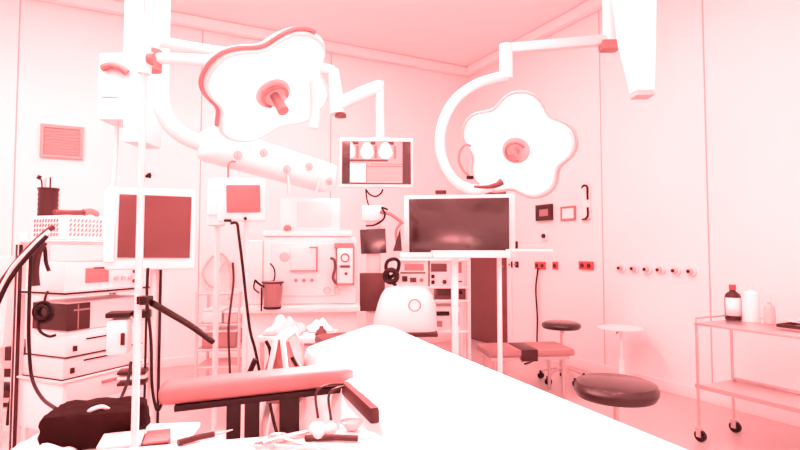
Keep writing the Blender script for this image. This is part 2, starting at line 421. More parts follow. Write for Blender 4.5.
def plate(px, py, w, h, m, name, label, cat, knob=None, group=None, dep=.022):
    p = RW(px, py); t = thing(name, label, cat, (RX, p.y, p.z-h/2), -PI/2, group)
    b = B(); bx(b, -w/2, w/2, -dep, -.001, 0, h, .006); obj('plate', b, m, t)
    if knob:
        b = B(); cyl(b, (0, -dep, h/2), (0, -dep-.02, h/2), min(w, h)*.28); obj('button', b, knob, t)
    return t
plate(545.5, 236, .09, .11, 'offw', 'wall_switch', 'small pale switch with dark button under the black square panel', 'switch', 'black')
plate(516.5, 245, .06, .09, 'dark', 'wall_switch', 'tiny dark switch on the wall next to the dark door', 'switch', 'black')
for px in (511.5, 517.5): plate(px, 264.5, .05, .075, 'dark', 'wall_socket', 'tiny dark socket in the pair by the door', 'socket', 'mid', 'pair of sockets by the door')
for px, w, lb in ((541, .17, 'double red socket with the black cable plugged in'), (556, .075, 'narrow red socket between the two wide ones'), (587, .19, 'wide red socket below the wall handset bracket')):
    t = plate(px, 265.5, w, .085, 'red', 'red_socket', lb, 'socket')
    for k in ([-.045, .045] if w > .1 else [0]):
        b = B(); cyl(b, (k, -.022, .042), (k, -.027, .042), .024, seg=16); obj('outlet', b, 'dark', t)
GO = ['first gas outlet of the row, nearest the red sockets', 'second gas outlet of the row from the red sockets', 'third gas outlet of the row, with a dark centre', 'fourth gas outlet of the row, before the two palest', 'fifth gas outlet of the row from the red sockets', 'last gas outlet of the row, nearest the cart']
for i, px in enumerate((622, 635, 648, 661, 676.5, 692)):
    p = RW(px, 268+(px-622)*.047)
    t = thing('gas_outlet', 'round '+GO[i], 'gas outlet', (RX, p.y, p.z-.04), -PI/2, 'row of gas outlets on the wall')
    b = B(); cyl(b, (0, -.001, .04), (0, -.018, .04), .045); obj('plate', b, 'offw', t)
    b = B(); cyl(b, (0, -.018, .04), (0, -.05, .04), .026, .022); obj('collar', b, 'steel', t)
    b = B(); cyl(b, (0, -.05, .04), (0, -.056, .04), .014); obj('port', b, 'dark', t)
a, c = RW(538, 268, .03), RW(537, 338, .05)
b = B(); tube(b, [a, a.lerp(c, .3)+Vector((-.01, .02, 0)), a.lerp(c, .7), c, Vector((c.x-.05, c.y-.05, .012)), Vector((c.x-.35, c.y-.2, .012))], .010); tag(obj('power_cable', b, 'black'), 'black power cable dropping from the double red socket to the floor', 'cable')
t = wall_panel('wall_grille', 'rectangular grey grille high on the far wall', 'grille', 41, 124, 83, 160, .03, 'shade', 'mid', .03, 'backing', BW)
b = B(); a, c = BW(41, 124), BW(83, 160); w, h = abs(a.x-c.x), abs(a.z-c.z)
for k in range(9): box(b, (0, -.022, .05+(h-.1)*k/8), (w-.07, .012, .022), Matrix.Rotation(.5, 3, 'X'))
obj('louvre', b, 'shade', t)

# ------------------------------------------------------------------ cabinets and towers in the back
# big screen
D = 4.6; k = D/F
p = foot(459, D)
t = thing('large_screen', 'wide dark screen in a white frame above the equipment tower', 'screen', p, RC-.15)
def zz(py, D): return P(400, py, D).z
zb, zt2 = zz(256.5, D), zz(195, D); w = 110*k
tl = Matrix.Rotation(math.radians(4), 3, 'X')
b = B(); box(b, (0, 0, (zb+zt2)/2), (w, .055, zt2-zb), tl, .012); obj('housing', b, 'white', t)
b = B(); c = tl @ Vector((0, -.031, 0)); box(b, (c.x-.003, c.y, (zb+zt2)/2+c.z), (99*k, .012, 54.5*k), tl, .003); obj('panel', b, 'screen', t)
b = B(); cyl(b, (.02, .05, 0.06), (.02, .05, zb+.2), .03); obj('pole', b, 'white', t)
b = B(); bx(b, -.2, .2, .0, .10, 0, .06, .02); bx(b, -.03, .07, -.02, .40, 0, .055, .02); obj('base', b, 'white', t)
b = B(); box(b, (-.16, .03, zt2+.03), (.10, .05, .035), None, .012); obj('camera_box', b, 'dark', t)

# equipment tower below it
D = 4.10; k = D/F; p = foot(431, D)
t = thing('endoscopy_tower', 'white rack tower with shelves holding devices below the large screen', 'equipment tower', p, RC)
X = lambda px: (px-431)*k
Z = lambda py: zz(py, D)
zsh = [Z(331), Z(300), Z(286.5), Z(259)]
for z in [.30]+zsh:
    b = B(); bx(b, X(396), X(469), 0, .34, z-.016, z, .004); obj('shelf', b, 'white', t)
for x in (X(395), X(469)):
    for y in (.02, .32):
        b = B(); bx(b, x-.012, x+.012, y-.015, y+.015, .08, zsh[-1], .004); obj('post', b, 'offw', t)
b = B(); bx(b, X(394), X(470), -.02, .35, .05, .09, .01)
for x in (X(397), X(467)):
    for y in (.02, .32): cyl(b, (x-.012, y, .025), (x+.012, y, .025), .025, seg=14)
obj('base', b, 'white', t)
def rack_unit(name, label, x0, x1, y0, y1, m, front, dep=.28, cat='device', t0=None):
    q = t.matrix_basis @ Vector((X((x0+x1)/2), .03, 0))
    zl = Z(y1); q.z = zl
    for s in zsh:
        if abs(s-zl) < .05: q.z = s+.001
    u = thing(name, label, cat, q, RC); w = (x1-x0)*k; h = Z(y0)-q.z
    b = B(); bx(b, -w/2, w/2, 0, dep, 0, h, .008); obj('body', b, m, u)
    for (fx0, fx1, fz0, fz1, mm, nm) in front:
        b = B()
        if nm == 'knob':
            r = (fx1-fx0)*w/2; cyl(b, (-w/2+(fx0+fx1)/2*w, .002, h*(fz0+fz1)/2), (-w/2+(fx0+fx1)/2*w, -.014, h*(fz0+fz1)/2), r, r*.85, 16)
        else: bx(b, -w/2+fx0*w, -w/2+fx1*w, -.006, .004, h*fz0, h*fz1, .002)
        obj(nm, b, mm, u)
    return u
rack_unit('light_source', 'pale device with salmon display on the upper tower shelf, nearer the curled cable', 398.5, 428.5, 261, 285.5, 'offw', [(.2, .85, .62, .88, 'mid', 'display'), (.06, .9, .50, .55, 'dark', 'slot'), (.12, .3, .18, .4, 'dark', 'button_bar'), (.38, .6, .15, .34, 'slate', 'button_bar'), (.7, .84, .12, .36, 'mid', 'knob')])
rack_unit('insufflator', 'device with dark window on the upper tower shelf, next to the salmon display one', 430, 464, 260, 285.5, 'offw', [(.03, .5, .55, .86, 'slate', 'display'), (.04, .14, .30, .44, 'black', 'button'), (.04, .14, .08, .22, 'black', 'button'), (.36, .5, .06, .26, 'dark', 'knob'), (.68, .94, .5, .9, 'mid', 'display'), (.7, .95, .15, .2, 'slate', 'slot')])
rack_unit('video_recorder', 'dark device in the middle shelf of the rack tower', 436, 466, 287, 299, 'slate', [(.05, .6, .3, .8, 'dark', 'display'), (.75, .9, .3, .8, 'black', 'knob')])
rack_unit('printer_unit', 'pale printer with dark slot on the bottom visible shelf of the tower', 434, 462, 307, 330, 'offw', [(.05, .55, .62, .8, 'black', 'paper_slot'), (.6, .9, .2, .75, 'mid', 'panel'), (.1, .3, .15, .4, 'mid', 'button_bar')])
q = t.matrix_basis @ Vector((X(392), -.03, 0))
b = B(); tube(b, [P(396, 286, 4.0), P(390, 279, 4.0), P(386, 268, 4.0), P(388, 261, 4.0), P(395, 259, 4.0), P(399, 263, 4.02), P(397, 272, 4.02), P(391, 277, 4.0)], .014); tag(obj('coiled_cable', b, 'black'), 'thick black cable looped beside the rack tower', 'cable')
b = B(); c = P(391, 276, 3.96); ring(b, (0, 0, 0), .045, .02, Matrix.Translation(c) @ Euler((PI/2, 0, RC)).to_matrix().to_4x4()); tag(obj('coiled_hose', b, 'black'), 'small black hose coil hanging at the side of the tower', 'hose')

# white stand with a high tray
D = 3.72; k = D/F; p = foot(477, D)
t = thing('tray_stand', 'tall white stand with a long thin tray at eye level', 'stand', p, RC)
X = lambda px: (px-477)*k; Z = lambda py: zz(py, D)
b = B(); bx(b, X(432), X(506), -.15, .15, Z(257.5), Z(250.5), .008); bx(b, X(506), X(552), -.02, .02, Z(251.8), Z(249.2), .006); bx(b, X(400), X(432), -.02, .02, Z(257.5), Z(252.5), .006); obj('tray', b, 'white', t)
for px, w in ((454.5, .024), (499, .016)):
    b = B(); bx(b, X(px)-w, X(px)+w, -w, w, .05, Z(257.5), .008); obj('post', b, 'white', t)
b = B(); bx(b, X(452), X(502), -.03, .03, 0, .05, .015)
for px in (454.5, 499): bx(b, X(px)-.03, X(px)+.03, -.22, .22, 0, .05, .015)
obj('base', b, 'white', t)

# covered unit
D = 3.75; k = D/F; p = foot(405, D)
t = thing('covered_unit', 'rounded white covered machine at the head of the operating table', 'machine', p, RC)
X = lambda px: (px-405)*k; Z = lambda py: zz(py, D)
b = B(); zb = Z(329); zt_ = Z(287)
secs = [(0, 1, .92), (.25, 1.0, .97), (.6, .93, .95), (.82, .82, .86), (.95, .70, .7), (1, .55, .5)]
rings = []
for f_, wx, wy in secs:
    z = zb+(zt_-zb)*f_; n = 36; lp = []
    for i in range(n):
        a = 2*PI*i/n; c, s = math.cos(a), math.sin(a)
        e = .5
        lp.append(b.verts.new((math.copysign(abs(c)**e, c)*31*k*wx+(.012 if f_ > .5 else 0), math.copysign(abs(s)**e, s)*.18*wy+.02, z)))
    rings.append(lp)
for a_, c_ in zip(rings, rings[1:]):
    for i in range(36): b.faces.new((a_[i], a_[(i+1) % 36], c_[(i+1) % 36], c_[i]))
b.faces.new(rings[-1]); b.faces.new(rings[0][::-1])
obj('cover', b, 'offw', t)
b = B(); mt = Matrix.Translation((X(414), -.152, Z(303))) @ Matrix.Rotation(PI/2+.07, 4, 'X'); ring(b, (0, 0, 0), .04, .004, mt, 24); o = obj('emblem', b, 'mid', t); o['label'] = 'round ring emblem'
b = B(); bx(b, X(372), X(436), -.17, .19, zb-.03, zb, .008); obj('base_plate', b, 'dark', t)
b = B(); bx(b, -.12, .12, -.10, .12, .08, zb-.03, .02); obj('pedestal', b, 'white', t)
b = B(); bx(b, -.2, .2, -.18, .2, .0, .08, .02); obj('base', b, 'white', t)

# column with two dark panels
D = 4.35; k = D/F; p = foot(372, D)
t = thing('screen_column', 'white column carrying two dark tilted panels one above the other', 'screen column', p, RC)
X = lambda px: (px-372)*k; Z = lambda py: zz(py, D)
b = B(); bx(b, X(366), X(380), .03, .14, .06, Z(208), .02); obj('column', b, 'white', t)
b = B(); bx(b, -.22, .22, -.12, .32, 0, .06, .02); obj('base', b, 'white', t)
for (x0, x1, y0, y1, m, lb) in ((360.5, 386, 229, 253.5, 'screen', 'upper dark panel'), (360, 385, 273, 311, 'slate', 'lower panel')):
    b = B(); rt = Matrix.Rotation(-.05 if y0 < 260 else 0, 3, 'Y') @ Matrix.Rotation(.1, 3, 'X')
    box(b, (X((x0+x1)/2), 0, Z((y0+y1)/2)), ((x1-x0)*k, .03, (y1-y0)*k), rt, .006); o = obj('panel', b, m, t); o['label'] = lb
b = B(); bx(b, X(362), X(384), .0, .12, Z(221), Z(205), .015); obj('head', b, 'white', t)
b = B(); tube(b, [(X(x), -.05, Z(y)) for x, y in ((366, 190), (370, 195), (376, 197), (381, 194), (383, 190))], .007); tube(b, [(X(x), -.03, Z(y)) for x, y in ((366, 226), (375, 225), (383, 220), (385, 214), (382, 208), (388, 210))], .008)
tube(b, [(X(366), -.05, Z(190)), (X(367), .0, Z(200)), (X(369), .05, Z(207))], .006)
obj('cable', b, 'black', t)
b = B(); tube(b, [(X(x), 0, Z(y)) for x, y in ((380, 212), (390, 214), (400, 221), (403, 224))], .014); tube(b, [(X(x), .0, Z(y)) for x, y in ((401, 223), (396, 232), (398, 250))], .012); obj('arm', b, 'mid', t)
b = B(); prism(b, [(0, 0), (.075, 0), (.06, .19)], -.012, .012); bmesh.ops.transform(b, matrix=Matrix.Translation((X(393), .0, Z(251))) @ Matrix.Rotation(PI/2, 4, 'X'), verts=b.verts); obj('wedge_mount', b, 'dark', t)

# ------------------------------------------------------------------ anaesthesia machine
D = 3.95; k = D/F; p = foot(302, D)
t = thing('anaesthesia_machine', 'wide pale anaesthesia machine with a faint screen and dial at the far wall', 'anaesthesia machine', p, RC+.12)
X = lambda px: (px-302)*k; Z = lambda py: zz(py, D)
b = B(); bx(b, X(247), X(357), .02, .50, .10, Z(312), .02); obj('lower_cabinet', b, 'white', t)
for z0_, z1_ in ((.16, .36), (.38, .58)):
    b = B(); bx(b, X(285), X(352), -.0, .03, z0_, z1_, .006); dr = obj('drawer', b, 'offw', t)
    b = B(); bx(b, X(305), X(330), -.02, .002, z1_-.05, z1_-.03, .004); obj('drawer_handle', b, 'mid', dr)
b = B(); bx(b, X(244), X(360), -.06, .50, Z(312), Z(306), .01); obj('worktop', b, 'offw', t)
b = B(); bx(b, X(262), X(357), .12, .50, Z(306), Z(236), .015); obj('upper_body', b, 'white', t)
b = B(); bx(b, X(270), X(336), .08, .13, Z(297), Z(243), .012); obj('front_panel', b, 'offw', t)
b = B(); bx(b, X(290), X(317), .062, .085, Z(271), Z(247), .006); o = obj('display', b, 'offw', t)
b = B()
for (x0, x1, y0, y1) in ((315.8, 317.4, 247, 272), (309, 317, 246.6, 248), (290, 317, 270.5, 271.8)): bx(b, X(x0), X(x1), .056, .064, Z(y1), Z(y0))
obj('display_bezel', b, 'mid', t)
b = B(); mt = Matrix.Translation((X(284), .077, Z(257))) @ Matrix.Rotation(PI/2, 4, 'X'); ring(b, (0, 0, 0), .032, .0045, mt); cyl(b, (X(284), .085, Z(257)), (X(284), .07, Z(257)), .03); obj('gauge', b, 'pale', t)
for px in (295.5, 303.5, 311.5):
    b = B(); cyl(b, (X(px), .082, Z(281)), (X(px), .05, Z(281)), .014, .011, 16); obj('knob', b, 'mid', t)
for px in (327, 337):
    b = B(); mt = Matrix.Translation((X(px), .075, Z(291.5))) @ Matrix.Rotation(PI/2, 4, 'X'); ring(b, (0, 0, 0), .024, .004, mt); obj('breathing_port', b, 'pale', t)
b = B(); bx(b, X(337), X(353), .02, .12, Z(284), Z(248), .008); v = obj('vaporizer', b, 'white', t)
b = B(); mt = Matrix.Translation((X(345), .018, Z(258))) @ Matrix.Rotation(PI/2, 4, 'X'); ring(b, (0, 0, 0), .03, .005, mt); bx(b, X(340), X(350), .012, .022, Z(268), Z(265.5)); cyl(b, (X(346), .02, Z(274)), (X(346), .01, Z(274)), .012); obj('dial', b, 'slate', v)
b = B(); bx(b, X(336), X(354), .012, .10, Z(286), Z(284)); bx(b, X(353), X(354.5), .015, .12, Z(286), Z(246)); bx(b, X(334), X(354), .02, .13, Z(248), Z(243), .004); obj('vaporizer_bracket', b, 'mid', t)
b = B(); tube(b, [(X(x), .0, Z(y)) for x, y in ((330, 258), (334, 260), (335, 268), (333, 278), (336, 284))], .011); obj('corrugated_hose', b, 'slate', t)
b = B(); bx(b, X(262), X(352), .10, .48, Z(236), Z(230), .008); obj('monitor_shelf', b, 'white', t)
b = B(); bx(b, X(278), X(340), .14, .46, Z(230), Z(196), .015); o = obj('top_monitor', b, 'white', t)
b = B(); bx(b, X(296), X(330), .13, .145, Z(226), Z(200), .004); bx(b, X(296.3), X(297.3), .126, .132, Z(224), Z(202)); obj('monitor_glass', b, 'offw', o)
b = B(); cyl(b, (X(286), .13, Z(228)), (X(286), .09, Z(228)), .03, .02); obj('sensor', b, 'mid', t)
b = B(); bx(b, X(244), X(262), .10, .40, Z(306), Z(240), .02); obj('side_column', b, 'offw', t)
b = B(); lathe(b, [(.055, 0), (.062, .01), (.074, .19), (.078, .195), (.078, .205), (0, .205)], 28, Matrix.Translation((X(274.5), -.03, Z(308)))); o = obj('suction_canister', b, 'mid', t)
b = B(); ring(b, (X(274.5), -.03, Z(308)+.01), .063, .008); ring(b, (X(274.5), -.03, Z(308)+.195), .076, .006); tube(b, [(X(265), -.10, Z(309)), (X(265), -.10, Z(286))], .006); obj('canister_band', b, 'black', o)
b = B(); tube(b, [(X(x), -.07, Z(y)) for x, y in ((258, 279), (262, 283), (268, 286), (274, 283), (283, 284))], .008); tube(b, [(X(x), -.05, Z(y)) for x, y in ((272, 263), (276, 269), (276, 279), (270, 285))], .006); tube(b, [(X(x), -.06, Z(y)) for x, y in ((258, 279), (257, 287), (262, 292))], .006); obj('suction_tube', b, 'black', t)
b = B()
for sx in (250, 354):
    for y in (.06, .44): cyl(b, (X(sx)-.02, y, .05), (X(sx)+.02, y, .05), .05, seg=18)
obj('caster', b, 'mid', t)
# folded cloths and head table in front of it
D = 3.3
p = foot(293, 3.45)
t = thing('head_table', 'low white covered side table between anaesthesia machine and operating table', 'side table', p, RC-.1)
b = B(); bx(b, -.19, .27, -.14, .22, .66, .70, .015); obj('tabletop', b, 'white', t)
ht = t
for sx in (-.16, .24):
    for y in (-.11, .19):
        b = B(); cyl(b, (sx, y, 0), (sx, y, .662), .014); obj('leg', b, 'steel', t)
def crumple(loc, s, m, label, name, rz=0, seed=0):
    rnd = random.Random(seed); b = B(); nx, ny = 16, 10; g = []
    for i in range(nx+1):
        r_ = []
        for j in range(ny+1):
            u, v = i/nx, j/ny; ed = min(u, 1-u, v, 1-v)
            h = s[2]*min(1, ed*5)*(.55+.45*math.sin(u*9+seed)*math.cos(v*7+2*seed))*rnd.uniform(.93, 1.04)
            r_.append(b.verts.new(((u-.5)*s[0]*(1+.06*math.sin(v*11)), (v-.5)*s[1]*(1+.08*math.sin(u*9)), max(0, h)+.003)))
        g.append(r_)
    for i in range(nx):
        for j in range(ny): b.faces.new((g[i][j], g[i+1][j], g[i+1][j+1], g[i][j+1]))
    o = obj(name, b, m, None, loc, rz); so = o.modifiers.new('t', 'SOLIDIFY'); so.thickness = .003; so.offset = 1
    tag(o, label, 'cloth'); return o
q = ht.matrix_basis @ Vector((-.05, .02, 0)); crumple((q.x, q.y, .701), (.24, .24, .11), 'cloth', 'crumpled pale cloth on the side table above the folding stand', 'crumpled_cloth', RC, 2)
q = ht.matrix_basis @ Vector((.15, .13, 0)); crumple((q.x, q.y, .701), (.16, .16, .075), 'drape', 'rumpled white cloth on the side table next to the operating table drape', 'crumpled_cloth', RC+.3, 5)
q = ht.matrix_basis @ Vector((.21, -.06, 0))
t = thing('anaesthesia_mask', 'small dark mask lying at the corner of the white drape', 'mask', (q.x, q.y, .701), 0)
b = B(); lathe(b, [(.030, 0), (.036, .008), (.030, .03), (.014, .045), (.012, .058), (0, .058)], 20); obj('body', b, 'slate', t)
b = B(); ring(b, (0, 0, .006), .034, .007); obj('rim', b, 'black', t)

# folding linen stand
D = 2.50; k = D/F; p = foot(286, D)
t = thing('folding_stand', 'folding white tube stand holding a salmon cloth bag behind the arm board', 'stand', p, RC)
X = lambda px: (px-288)*k; Z = lambda py: zz(py, D)
for y, fl in ((-.14, 1), (.14, 1)):
    for (xa, ya_, xb, yb_) in ((286, 334, 252, 506), (292, 334, 314, 506)):
        b = B(); tube(b, [(X(xa), y, Z(ya_)), (X(xb), y, .012)], .012, n=1); obj('leg', b, 'white', t)
b = B(); cyl(b, (X(286), -.14, Z(334)), (X(286), .14, Z(334)), .012); cyl(b, (X(292), -.14, Z(334)), (X(292), .14, Z(334)), .012); obj('top_bar', b, 'white', t)
b = B(); prism(b, [(X(283), 0), (X(295), 0), (X(306), -.16), (X(310), -.30), (X(268), -.30), (X(272), -.16)], -.11, .11)
bmesh.ops.transform(b, matrix=Matrix.Translation((0, 0, Z(334))) @ Matrix.Rotation(PI/2, 4, 'X'), verts=b.verts)
bmesh.ops.bevel(b, geom=b.edges[:], offset=.02, segments=3, affect='EDGES'); obj('cloth_bag', b, 'pad', t)
b = B(); tube(b, [(X(x), -.16, Z(y)) for x, y in ((268, 352), (262, 366), (256, 374))], .012); obj('strap', b, 'black', t)
b = B(); tube(b, [(X(x), -.13, Z(y)) for x, y in ((276, 336), (280, 345), (281, 362))], .008); obj('strap', b, 'black', t)
b = B(); tube(b, [(X(x), -.16, Z(y)) for x, y in ((302, 350), (306, 357), (311, 362))], .010); obj('strap', b, 'black', t)

# wire rack behind the small monitor
D = 4.7; k = D/F; p = foot(219, D)
t = thing('wire_rack', 'pale wire shelf rack behind the dangling monitor cables', 'rack', p, RC+.1)
X = lambda px: (px-219)*k; Z = lambda py: zz(py, D)
for x in (199, 240):
    for y in (0, .38):
        b = B(); cyl(b, (X(x), y, .0), (X(x), y, Z(292)), .013); obj('post', b, 'pale', t)
for z in (Z(294), Z(325), Z(350), .2):
    b = B(); 
    for y in (0, .38): cyl(b, (X(199), y, z), (X(240), y, z), .010, seg=8)
    for x in (199, 240): cyl(b, (X(x), 0, z), (X(x), .38, z), .010, seg=8)
    for i in range(1, 9): cyl(b, (X(199), .38*i/9, z), (X(240), .38*i/9, z), .004, seg=6)
    obj('shelf', b, 'pale', t)
for (x0, x1, y0, h, m, lb) in ((203, 236, 350, .14, 'mid', 'salmon storage bin on the lower wire shelf'), (204, 222, 325, .11, 'offw', 'pale storage bin on the upper wire shelf, nearer the monitor stand'), (224, 237, 325, .09, 'pale', 'narrow grey bin on the upper wire shelf')):
    q = t.matrix_basis @ Vector((X((x0+x1)/2), .19, Z(y0)+.011)); w = (x1-x0)*k
    u = thing('storage_bin', lb, 'bin', q, RC+.1, 'bins on the wire rack')
    b = B(); bx(b, -w/2, w/2, -.16, .16, 0, h, .012); obj('body', b, m, u)
    b = B(); bx(b, -w/2-.006, w/2+.006, -.166, .166, h, h+.012, .004); obj('lid', b, 'offw', u)
b = B(); tube(b, [BW(x, y, .05) for x, y in ((233, 268), (222, 254), (210, 259), (203, 273), (209, 285), (218, 288))], .012); tag(obj('hanging_tube', b, 'pale'), 'pale tube looping down the far wall above the wire rack', 'tube')
b = B(); tube(b, [BW(x, y, .09) for x, y in ((216, 300), (216, 282), (221, 267), (226, 262), (230, 268), (231, 285), (229, 300))], .013); tag(obj('hanging_tube', b, 'pale'), 'pale tube bent in a narrow arch above the wire rack', 'tube')

# ------------------------------------------------------------------ patient monitor on its stand
D = 3.25; k = D/F; p = foot(241, D)
t = thing('patient_monitor', 'small white monitor with salmon screen on a slim stand', 'monitor', p, RC+.28)
X = lambda px: (px-241)*k; Z = lambda py: zz(py, D)
tl = Matrix.Rotation(-.03, 3, 'Y')
b = B(); box(b, (0, 0, Z(200)), (46*k, .10, 43*k), tl, .014); obj('housing', b, 'white', t)
b = B(); box(b, (X(243), -.053, Z(199.5)), (32*k, .012, 27*k), tl, .003); obj('panel', b, 'pscreen', t)
b = B(); bx(b, X(225), X(232), -.07, -.04, Z(222.5), Z(220), .003); obj('button', b, 'black', t)
b = B(); cyl(b, (X(245), -.05, Z(219)), (X(245), -.068, Z(219)), .01); obj('button', b, 'black', t)
b = B(); cyl(b, (X(246), .03, .06), (X(246), .03, Z(219)), .016); obj('pole', b, 'white', t)
b = B()
for kx in range(5):
    a = kx*2*PI/5; tube(b, [(X(246), .03, .08), (X(246)+.08*math.cos(a), .03+.08*math.sin(a), .07), (X(246)+.14*math.cos(a), .03+.14*math.sin(a), .02)], .014)
obj('base', b, 'offw', t)
b = B(); tube(b, [(X(x), -.07, Z(y)) for x, y in ((231, 224), (237, 224), (239, 235), (243, 265), (247, 300), (251, 330), (256, 349), (262, 380))], .009); obj('cable', b, 'black', t)
b = B(); tube(b, [(X(x), -.10, Z(y)) for x, y in ((234, 262), (235, 280), (233, 300), (231, 325), (232, 352), (234, 390))], .007); obj('lead', b, 'dark', t)
b = B(); tube(b, [(X(228), .0, Z(178)), (X(228), .0, Z(166)), (X(231), .0, Z(162)), (X(235), 0, Z(162))], .006); obj('hook', b, 'mid', t)
D = 3.45; k = D/F; p = foot(214, D)
t = thing('power_unit', 'blank white box on a pole behind the small patient monitor', 'power unit', p, RC)
X = lambda px: (px-214)*k; Z = lambda py: zz(py, D)
b = B(); bx(b, X(205.5), X(223), 0, .10, Z(226), Z(178), .03); obj('housing', b, 'white', t)
b = B(); bx(b, X(207), X(221), -.02, .001, Z(215), Z(190), .01); obj('cover', b, 'white', t)
b = B(); cyl(b, (0, .06, .03), (0, .06, Z(226)), .018); obj('pole', b, 'offw', t)
b = B(); lathe(b, [(.11, 0), (.11, .02), (.05, .04), (.0, .045)], 28, Matrix.Translation((0, .06, 0))); obj('base', b, 'offw', t)

# ------------------------------------------------------------------ ceiling equipment
def to_ceiling(t, b, x, y, z0, r, rf=.13):
    cyl(b, (x, y, z0), (x, y, HC-.03), r); lathe(b, [(rf, HC-.05), (rf, HC-.012), (0, HC-.012)], 28, Matrix.Translation((x, y, 0)))
def lamp(name, label, centre, aim, Rr, nl, ph, wob=.16, rim_span=(0, 2*PI), rim_mat='mid'):
    """a lobed operating lamp head; its own frame points +Z out of the lit face"""
    t = thing(name, label, 'surgical lamp', (centre.x, centre.y, centre.z), 0)
    q = (aim-centre).to_track_quat('Z', 'Y').to_matrix().to_4x4()
    def rad(a): return Rr*(1-wob*(.5-.5*math.cos(nl*(a-ph)))**1.5)
    n = 120; b = B(); rr = []
    for sc, z in ((.30, -.10), (.62, -.085), (.88, -.055), (.98, -.02), (1.0, .01), (.975, .03), (.94, .034)):
        rr.append([b.verts.new(q @ Vector((rad(2*PI*i/n)*sc*math.cos(2*PI*i/n), rad(2*PI*i/n)*sc*math.sin(2*PI*i/n), z))) for i in range(n)])
    for a_, c_ in zip(rr, rr[1:]):
        for i in range(n): b.faces.new((a_[i], a_[(i+1) % n], c_[(i+1) % n], c_[i]))
    b.faces.new(rr[0][::-1]); b.faces.new(rr[-1]); obj('housing', b, 'white', t)
    b = B(); lp = []
    for z in (.034, .040): lp.append([b.verts.new(q @ Vector((rad(2*PI*i/n)*(.93 if z < .036 else .91)*math.cos(2*PI*i/n), rad(2*PI*i/n)*(.93 if z < .036 else .91)*math.sin(2*PI*i/n), z))) for i in range(n)])
    for i in range(n): b.faces.new((lp[0][i], lp[0][(i+1) % n], lp[1][(i+1) % n], lp[1][i]))
    b.faces.new(lp[1]); b.faces.new(lp[0][::-1]); obj('face_glass', b, 'glow', t)
    b = B()
    if rim_span == 'up':  # arc on the upper side only, painting in the rim's shade
        rr_, ff_ = R(1, 0), R(0, 1)
        def scr(a):
            v = centre+q @ Vector((Rr*math.cos(a), Rr*math.sin(a), 0)); return v.dot(rr_)/v.dot(ff_)-(v.z-CAMZ)/v.dot(ff_)
        am = min([i*PI/60 for i in range(120)], key=scr); a0, a1 = am-1.35, am+1.35
    else: a0, a1 = rim_span
    tube(b, [q @ Vector((rad(a)*1.012*math.cos(a), rad(a)*1.012*math.sin(a), .012)) for a in [a0+(a1-a0)*i/60 for i in range(61)]], .011, 8, 1); obj('rim_seal_shade', b, rim_mat, t)
    for kx in range(nl):
        a = ph+kx*2*PI/nl; b = B(); c0 = Vector((Rr*.60*math.cos(a), Rr*.60*math.sin(a), .038))
        lathe(b, [(Rr*.24, 0), (Rr*.235, .010), (0, .012)], 28, q @ Matrix.Translation(c0)); obj('lens', b, 'led', t)
    b = B(); lathe(b, [(Rr*.25, .030), (Rr*.24, .048), (Rr*.15, .055), (0, .056)], 32, q); obj('centre_hub', b, 'pale', t)
    b = B(); mt = q
    tube(b, [mt @ Vector(v) for v in ((0, 0, .05), (0, 0, .10), (0, 0, .17))], .022, 12, 4, r1=.028); obj('sterile_handle', b, 'mid', t)
    b = B(); ring(b, (0, 0, .07), Rr*.17, .008, q, 24, .4, 4.9); obj('hub_grip', b, 'mid', t)
    return t, q, rad
LT = R(-.02, 2.15, .75)
# first lamp
c1 = P(270, 88, 2.60)
l1, q1, rad1 = lamp('surgical_lamp', 'large lobed surgical lamp tilted towards the arm board side of the table', c1, R(.16, 2.0, .75), .365, 4, .75+PI/4, .25, rim_span='up')
L1 = lambda p: Vector(p)-c1
hub = P(152, 58, 2.75)
b = B(); h = L1(hub)
cyl(b, h+Vector((0, 0, -.06)), Vector((h.x, h.y, HC-.03-c1.z)), .034); lathe(b, [(.15, HC-.06-c1.z), (.15, HC-.01-c1.z), (0, HC-.01-c1.z)], 28, Matrix.Translation((h.x, h.y, 0))); obj('ceiling_stem', b, 'white', l1)
b = B(); cyl(b, h+Vector((0, 0, -.07)), h+Vector((0, 0, .04)), .05); obj('swivel_joint', b, 'mid', l1)
b = B(); tube(b, [L1(P(312, 72, 2.66)), L1(P(315, 92, 2.66)), L1(P(315, 112, 2.66)), L1(P(313, 128, 2.66))], .026); obj('side_handle', b, 'white', l1)
e = L1(P(232, 62, 2.66)); b = B(); cyl(b, h, e, .030); obj('spring_arm', b, 'white', l1)
b = B(); back = q1 @ Vector((0, 0, -.10)); cyl(b, e+Vector((0, 0, .035)), e+Vector((0, 0, -.06)), .04); tube(b, [e, e.lerp(back, .5)+Vector((0, 0, .03)), back], .026); obj('yoke', b, 'white', l1)
# second lamp
c2 = P(517, 148, 3.45)
l2, q2, rad2 = lamp('surgical_lamp', 'lobed surgical lamp in front of the long wall, on a curved arm', c2, R(.02, 1.7, .75), .375, 5, 1.35, .20, rim_mat='pale')
L2 = lambda p: Vector(p)-c2
s0 = P(611, 44, 3.75); h = L2(s0)
b = B(); cyl(b, h+Vector((0, 0, -.03)), Vector((h.x, h.y, HC-.03-c2.z)), .055); lathe(b, [(.16, HC-.06-c2.z), (.16, HC-.01-c2.z), (0, HC-.01-c2.z)], 28, Matrix.Translation((h.x, h.y, 0))); obj('ceiling_stem', b, 'white', l2)
b = B(); box(b, h+Vector((-.02, 0, -.02)), (.13, .10, .075), rz3(RC), .02); obj('swivel_joint', b, 'mid', l2)
e = L2(P(506, 53, 3.75)); b = B(); d = e-h
box(b, (h+e)/2+Vector((0, 0, .03)), (d.length, .07, .075), d.to_track_quat('X', 'Z').to_matrix(), .02); obj('extension_arm', b, 'wallish' if False else 'offw', l2)
